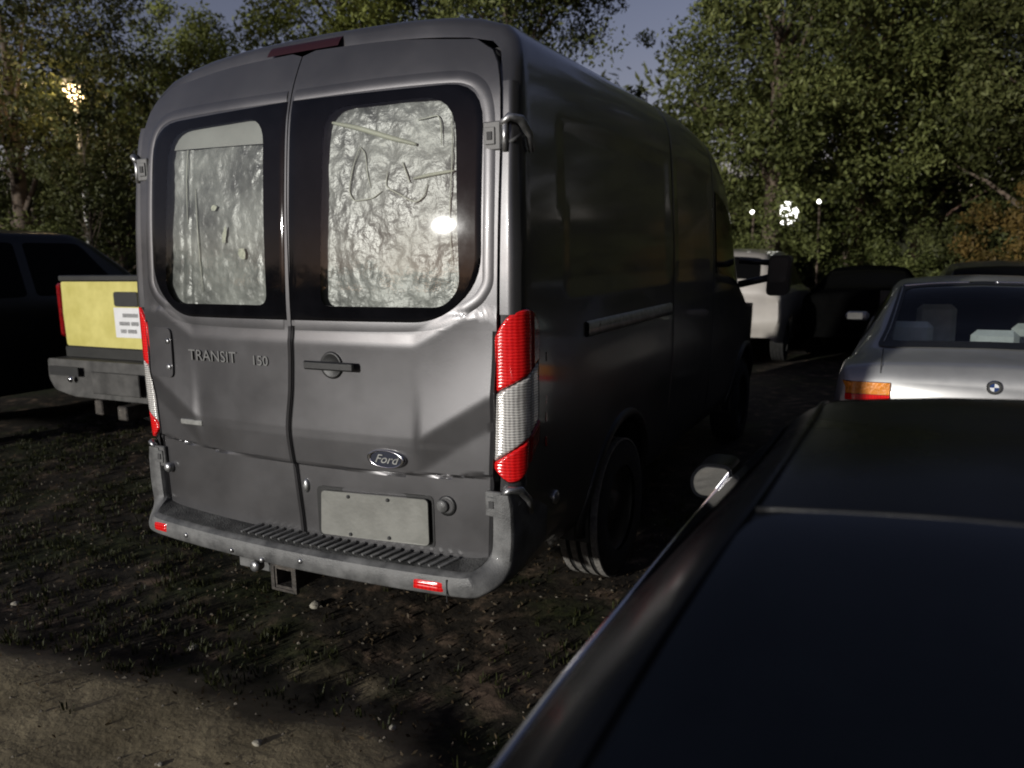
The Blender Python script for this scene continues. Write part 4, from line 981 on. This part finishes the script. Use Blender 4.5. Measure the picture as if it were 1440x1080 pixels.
# right: the great bank of trees
tree('broadleaf_tree', 'large dark green tree at the left side of the right-hand tree bank', -.3, 14.6, 5, .26, (0, 0, 5.0, 2.0, 2.0, 3.6), 210, 85, None, .085, M['leaf'], seedv=7, clr=(.35, .7))
tree('broadleaf_tree', 'tall green tree with the pale trunk above the black saloon', 1.25, 16.4, 5, .19, (0, 0, 5.2, 2.3, 2.0, 3.7), 210, 80, None, .085, M['leaf'], M['barkpale'], seedv=8, clr=(.4, .75))
tree('broadleaf_tree', 'dark tree with a thin pale trunk right of the palest trunk', 2.35, 18.2, 5, .15, (.8, 0, 5.6, 2.4, 2.0, 3.6), 170, 75, None, .085, M['leafdark'], M['barkpale'], seedv=9, clr=(.4, .7))
tree('broadleaf_tree', 'dark green tree at the right edge above the grey saloon', 4.7, 16.2, 5, .24, (0, 0, 5.5, 2.4, 2.0, 3.9), 210, 80, None, .085, M['leafdark'], seedv=10, clr=(.4, .75))
tree('broadleaf_tree', 'tall tree filling the sky behind the right-hand trees', .9, 20.5, 6, .3, (0, 0, 8.2, 3.6, 2.4, 3.4), 190, 75, None, .10, M['leafdark'], seedv=11, clr=(.5, .9))
tree('broadleaf_tree', 'tall tree behind the trees at the right edge', 6.5, 20.5, 6, .3, (0, 0, 7.2, 3.6, 2.4, 4.4), 190, 75, None, .10, M['leafdark'], seedv=12, clr=(.5, .9))
tree('broadleaf_tree', 'low spreading tree closing the view behind the warm-coloured bush', 5.2, 19.0, 4, .2, (0, 0, 3.2, 3.0, 1.8, 2.8), 170, 70, None, .10, M['leafdark'], seedv=31, clr=(.4, .8))
tree('broadleaf_tree', 'low spreading tree closing the view behind the floodlight trees', -2.6, 19.8, 4, .2, (0, 0, 2.2, 1.6, 1.2, 1.9), 70, 70, None, .10, M['leafdark'], seedv=32, clr=(.4, .7))
tree('broadleaf_tree', 'dark tree closing the view low behind the left edge trees', -14.5, 8.0, 4, .2, (0, 0, 2.0, 2.6, 3.4, 1.8), 170, 70, None, .10, M['leafdark'], seedv=33, clr=(.4, .8))
# bushes
def bush(label, x, y, rx, ry, rz, nc, per, m, sv, size=.06, g=None):
    return tree('bush', label, x, y, .5, .04, (0, 0, rz*.9, rx, ry, rz), nc, per, None, size, m, seedv=sv, clr=(.18, .38), cat='bush', limbs=8, group=g)
bush('bush coloured for warm lamplight at the right edge above the far roofs', 4.4, 14.9, 1.5, .9, 1.5, 80, 60, M['leafwarm'], 20, .07)
bush('green bush at the foot of the right-hand trees beside the van mirror', -.9, 13.6, 1.4, .9, 1.1, 80, 60, M['leaf'], 21, .065)
bush('green bush under the pale trunk beyond the black saloon', 1.9, 15.2, 1.5, .8, .95, 80, 60, M['leaf'], 22, .065)
bush('low bush between the pale trunks and the warm-coloured bush', 3.1, 15.8, 1.2, .8, 1.2, 60, 60, M['leafdark'], 23, .065)
bush('bright bush behind the black SUV roof', -9.2, 4.6, 1.4, 1.1, 1.35, 95, 65, M['leaf'], 24, .05)
bush('bush showing above the yellow tailgate beside the van', -8.1, 6.6, 1.5, 1.1, 1.35, 95, 65, M['leaf'], 25, .05)
bush('bush far left behind the black SUV', -9.9, 3.0, 1.3, 1.1, 1.4, 80, 60, M['leafdark'], 26, .05)
# unseen trees added right of the parked row to darken the van's side
for (x, y, sv, lab) in ((9.2, 9.5, 13, 'sky-blocking tree added right of the parked row, farthest of four outside the picture'), (9.8, 4.5, 14, 'sky-blocking tree added right of the parked row, abreast of the grey saloon, outside the picture'),
                        (9.4, -.5, 15, 'sky-blocking tree added right of the parked row, abreast of the black coupe, outside the picture'), (9.8, -5.5, 16, 'sky-blocking tree added behind and right of the camera, outside the picture')):
    tree('broadleaf_tree', lab, x, y, 5, .25, (0, 0, 6.4, 2.8, 2.9, 6.4), 260, 45, None, .17, M['leafdark'], seedv=sv, clr=(.6, 1.0), group='added trees right of the picture')
# dark bank added as backing to the hedge, blocks bright horizon sky
V = []; F = []; nb_ = 240
for k in range(nb_):
    a_ = 2*math.pi*k/nb_; d_ = (a_+math.pi) % (2*math.pi)-math.pi; fr = 1/(1+math.exp((abs(d_)-R(84))*14))
    hh = 2.5+fr*(1.4+1.4*noise.noise(Vector((math.cos(a_)*4, math.sin(a_)*4, 0))))+.3*noise.noise(Vector((math.cos(a_)*22, math.sin(a_)*22, 3)))
    for (r_, z_) in ((28.6, -.1), (29.4, hh*.6), (30.4, hh), (33, hh*.8), (40, -.1)): V.append((2+r_*math.sin(a_), -2+r_*math.cos(a_), z_))
for k in range(nb_):
    for j in range(4): F.append((k*5+j, ((k+1) % nb_)*5+j, ((k+1) % nb_)*5+j+1, k*5+j+1))
M['bank'] = mat('dark_hedge_backing', (.018, .020, .008), .95, noise_amt=.6, nscale=.9, bump=1, bscale=2, alt=(.05, .055, .02))
bk = recalc(mesh('glow_screen_bank', V, F, M['bank'])); tag(bk, kind='structure')
# far hedge mass closing the view; its unseen rear added to block sky glow
C = []
for k in range(2000):
    a = R(random.uniform(-180, 180)); r = random.uniform(26, 30); front = abs(a) < R(80); C.append((2+r*math.sin(a), -2+r*math.cos(a), random.uniform(.2, 7.5 if front else 3.7)))
co, tone = leaf_cloud(np.array(C), RNG.uniform(.8, 1.3, len(C)), 55, .18)
fh = quads_np('far_hedge_screen', co, M['leafdark'], None, tone); tag(fh, 'far dark hedge line added on every side behind all trees, blocking low sky glow', 'hedge', kind='stuff')

# ------------------------------------------------------------------ lamps in the photo
sl_ = thing('street_lamp', 'lit warm street lamp glowing through the left tree', 'street lamp', (-9.26, 5.54, .34))
MB().tube([(0, 0, 0), (0, 0, 2.0), (0, 0, 3.75)], [.06, .045, .04], 10).build('pole', M['polewhite'], sl_, True)
MB().lathe([(.02, 4.12), (.13, 4.08), (.17, 4.00), (.16, 3.97), (.02, 3.97)], (0, 0, 0), 'z', 16).build('lantern_cap', M['polewhite'], sl_, True)
MB().lathe([(.05, 3.74), (.12, 3.80), (.15, 3.90), (.13, 3.965), (.02, 3.965)], (0, 0, 0), 'z', 16).build('lantern_glass', M['lampglow'], sl_, True)
pl_ = bpy.data.lights.new('lamp_light', 'POINT'); pl_.energy = 28; pl_.color = (1, .72, .4); pl_.shadow_soft_size = .2
po = bpy.data.objects.new('lamp_light', pl_); COL.objects.link(po); po.parent = sl_; po.location = (.0, -.30, 3.85)
for (x, y, z, s, lab, e) in ((-.02, 14.6, 2.41, .27, 'large white floodlight shining through the leaves above the van mirror', 200), (-.62, 14.15, 2.44, .045, 'small white lamp left of the large floodlight', 0), (.62, 14.47, 2.61, .045, 'small white lamp right of and above the large floodlight', 0)):
    fl = thing('floodlight', lab, 'floodlight', (x, y, 0))
    MB().tube([(0, .12, 0), (0, .12, z)], .025, 8).build('pole', M['bark'], fl, True)
    MB().lathe([(.001, .13), (s*.5, .12), (s*.95, .02), (s, -.03), (s*.92, -.035)], (0, 0, z), 'y', 20).build('lamp_housing', M['black'], fl, True)
    MB().lathe([(.001, -.06), (s*.5, -.05), (s*.9, -.03)], (0, 0, z), 'y', 20).build('lamp_glass', M['floodglow'], fl, True)

# ------------------------------------------------------------------ ground cover
def veiled(x, y): return -.9 < x < .95 and y > .1 and y < 5.4
N = 0; base = []; 
while len(base) < 2300:
    x = random.uniform(-5.5, 2.0); y = random.uniform(-1.6, 3.6)
    edge = -.62+.10*math.sin(x*1.6+.8)
    d = noise.noise(Vector((x*1.1, y*1.1, 2.2)))
    if y < edge+.05 and not (x > .85) and random.random() < .995: continue
    if veiled(x, y) and random.random() < .8: continue
    if d < .02 and random.random() < .85: continue
    base.append((x, y, ground_h(x, y)))
def blades(base, nb, h, w, spread):
    co = []; tone = []
    for (x, y, z) in base:
        tt = random.random()
        for k in range(nb):
            a = random.uniform(0, 6.28); hh = h*random.uniform(.4, 1.2); dx, dy = math.cos(a), math.sin(a); s = random.uniform(.2, 1)*spread
            bx, by = x+dx*.02, y+dy*.02; tx, ty = x+dx*s, y+dy*s; px, py = -dy*w, dx*w
            mx_, my_ = (bx*.5+tx*.5), (by*.5+ty*.5)
            co.append(((bx-px, by-py, z-.01), (bx+px, by+py, z-.01), (mx_+px, my_+py, z+hh*.7), (mx_-px, my_-py, z+hh*.7)))
            co.append(((mx_-px, my_-py, z+hh*.7), (mx_+px, my_+py, z+hh*.7), (tx+px*.2, ty+py*.2, z+hh), (tx-px*.2, ty-py*.2, z+hh)))
            v = min(1, max(0, tt*.6+random.uniform(0, .4))); tone += [v, v]
    return np.array(co), np.array(tone)
co, tone = blades(base, 9, .032, .0028, .055)
g = quads_np('grass', co, M['grass'], None, tone); tag(g, 'low weeds and grass tufts growing over the soil darkened for shade', 'grass', kind='stuff')
# leaf litter, crumbs of soil
pts = []
while len(pts) < 9000:
    x = random.uniform(-5, 2.0); y = random.uniform(-1.7, 3.0); 
    if y < -.62 and x < .8 and random.random() < .8: continue
    pts.append((x, y, ground_h(x, y)+.006))
co, tone = leaf_cloud(np.array(pts), np.full(len(pts), .008), 1, .011, .4)
g = quads_np('leaf_litter', co, M['litter'], None, tone); tag(g, 'fallen leaves and crumbs scattered over the soil', 'leaf litter', kind='stuff')
def stone_mesh(name, r, sd, m=M['stone']):
    import bmesh
    b_ = bmesh.new(); bmesh.ops.create_icosphere(b_, subdivisions=2, radius=r)
    for v in b_.verts:
        k = 1+.35*noise.noise(v.co/r*1.3+Vector((sd, 0, 0))); v.co = Vector((v.co.x*k*1.2, v.co.y*k, v.co.z*k*.6))
    me = bpy.data.meshes.new(name); b_.to_mesh(me); b_.free(); me.materials.append(m); me.polygons.foreach_set('use_smooth', [True]*len(me.polygons))
    o = bpy.data.objects.new(name, me); COL.objects.link(o); return o
ST = [(.35, -.73, .016, 'pale pebble alone on the lit sandy track in front of the van'), (1.02, -.62, .020, 'white stone near the bottom edge between track and black coupe'), (.95, -.66, .014, 'smaller stone touching the white stone near the bottom edge'),
      (-.55, -.23, .022, 'pale stone in the dark weeds below the van\'s left bumper end'), (-.27, .28, .03, 'round grey stone lying under the left part of the bumper'), (-1.7, -.35, .018, 'small stone at the left edge of the dark weeds'),
      (.70, -.42, .015, 'grey pebble at the end of the dark ruts'), (.13, -.95, .010, 'tiny pebble lowest on the sandy track')]
for i, (x, y, r, lab) in enumerate(ST):
    o = stone_mesh('stone', r, i*3.1); o.location = (x, y, ground_h(x, y)+r*.25); o.rotation_euler[2] = i*1.3; tag(o, lab, 'stone')
mb = MB(); 
for k in range(900):
    x = random.uniform(-4.5, 1.6); y = random.uniform(-1.7, 2.0); r = random.uniform(.003, .011); z = ground_h(x, y)+r*.3; q = [random.uniform(.7, 1.3)*r for _ in range(6)]
    mb.add([(x+q[0], y, z), (x, y+q[1], z), (x-q[2], y, z), (x, y-q[3], z), (x, y, z+q[4]*.8)], [(0, 1, 4), (1, 2, 4), (2, 3, 4), (3, 0, 4)])
g = mb.build('gravel', M['grit']); tag(g, 'loose gravel and grit on the track and soil', 'gravel', kind='stuff')
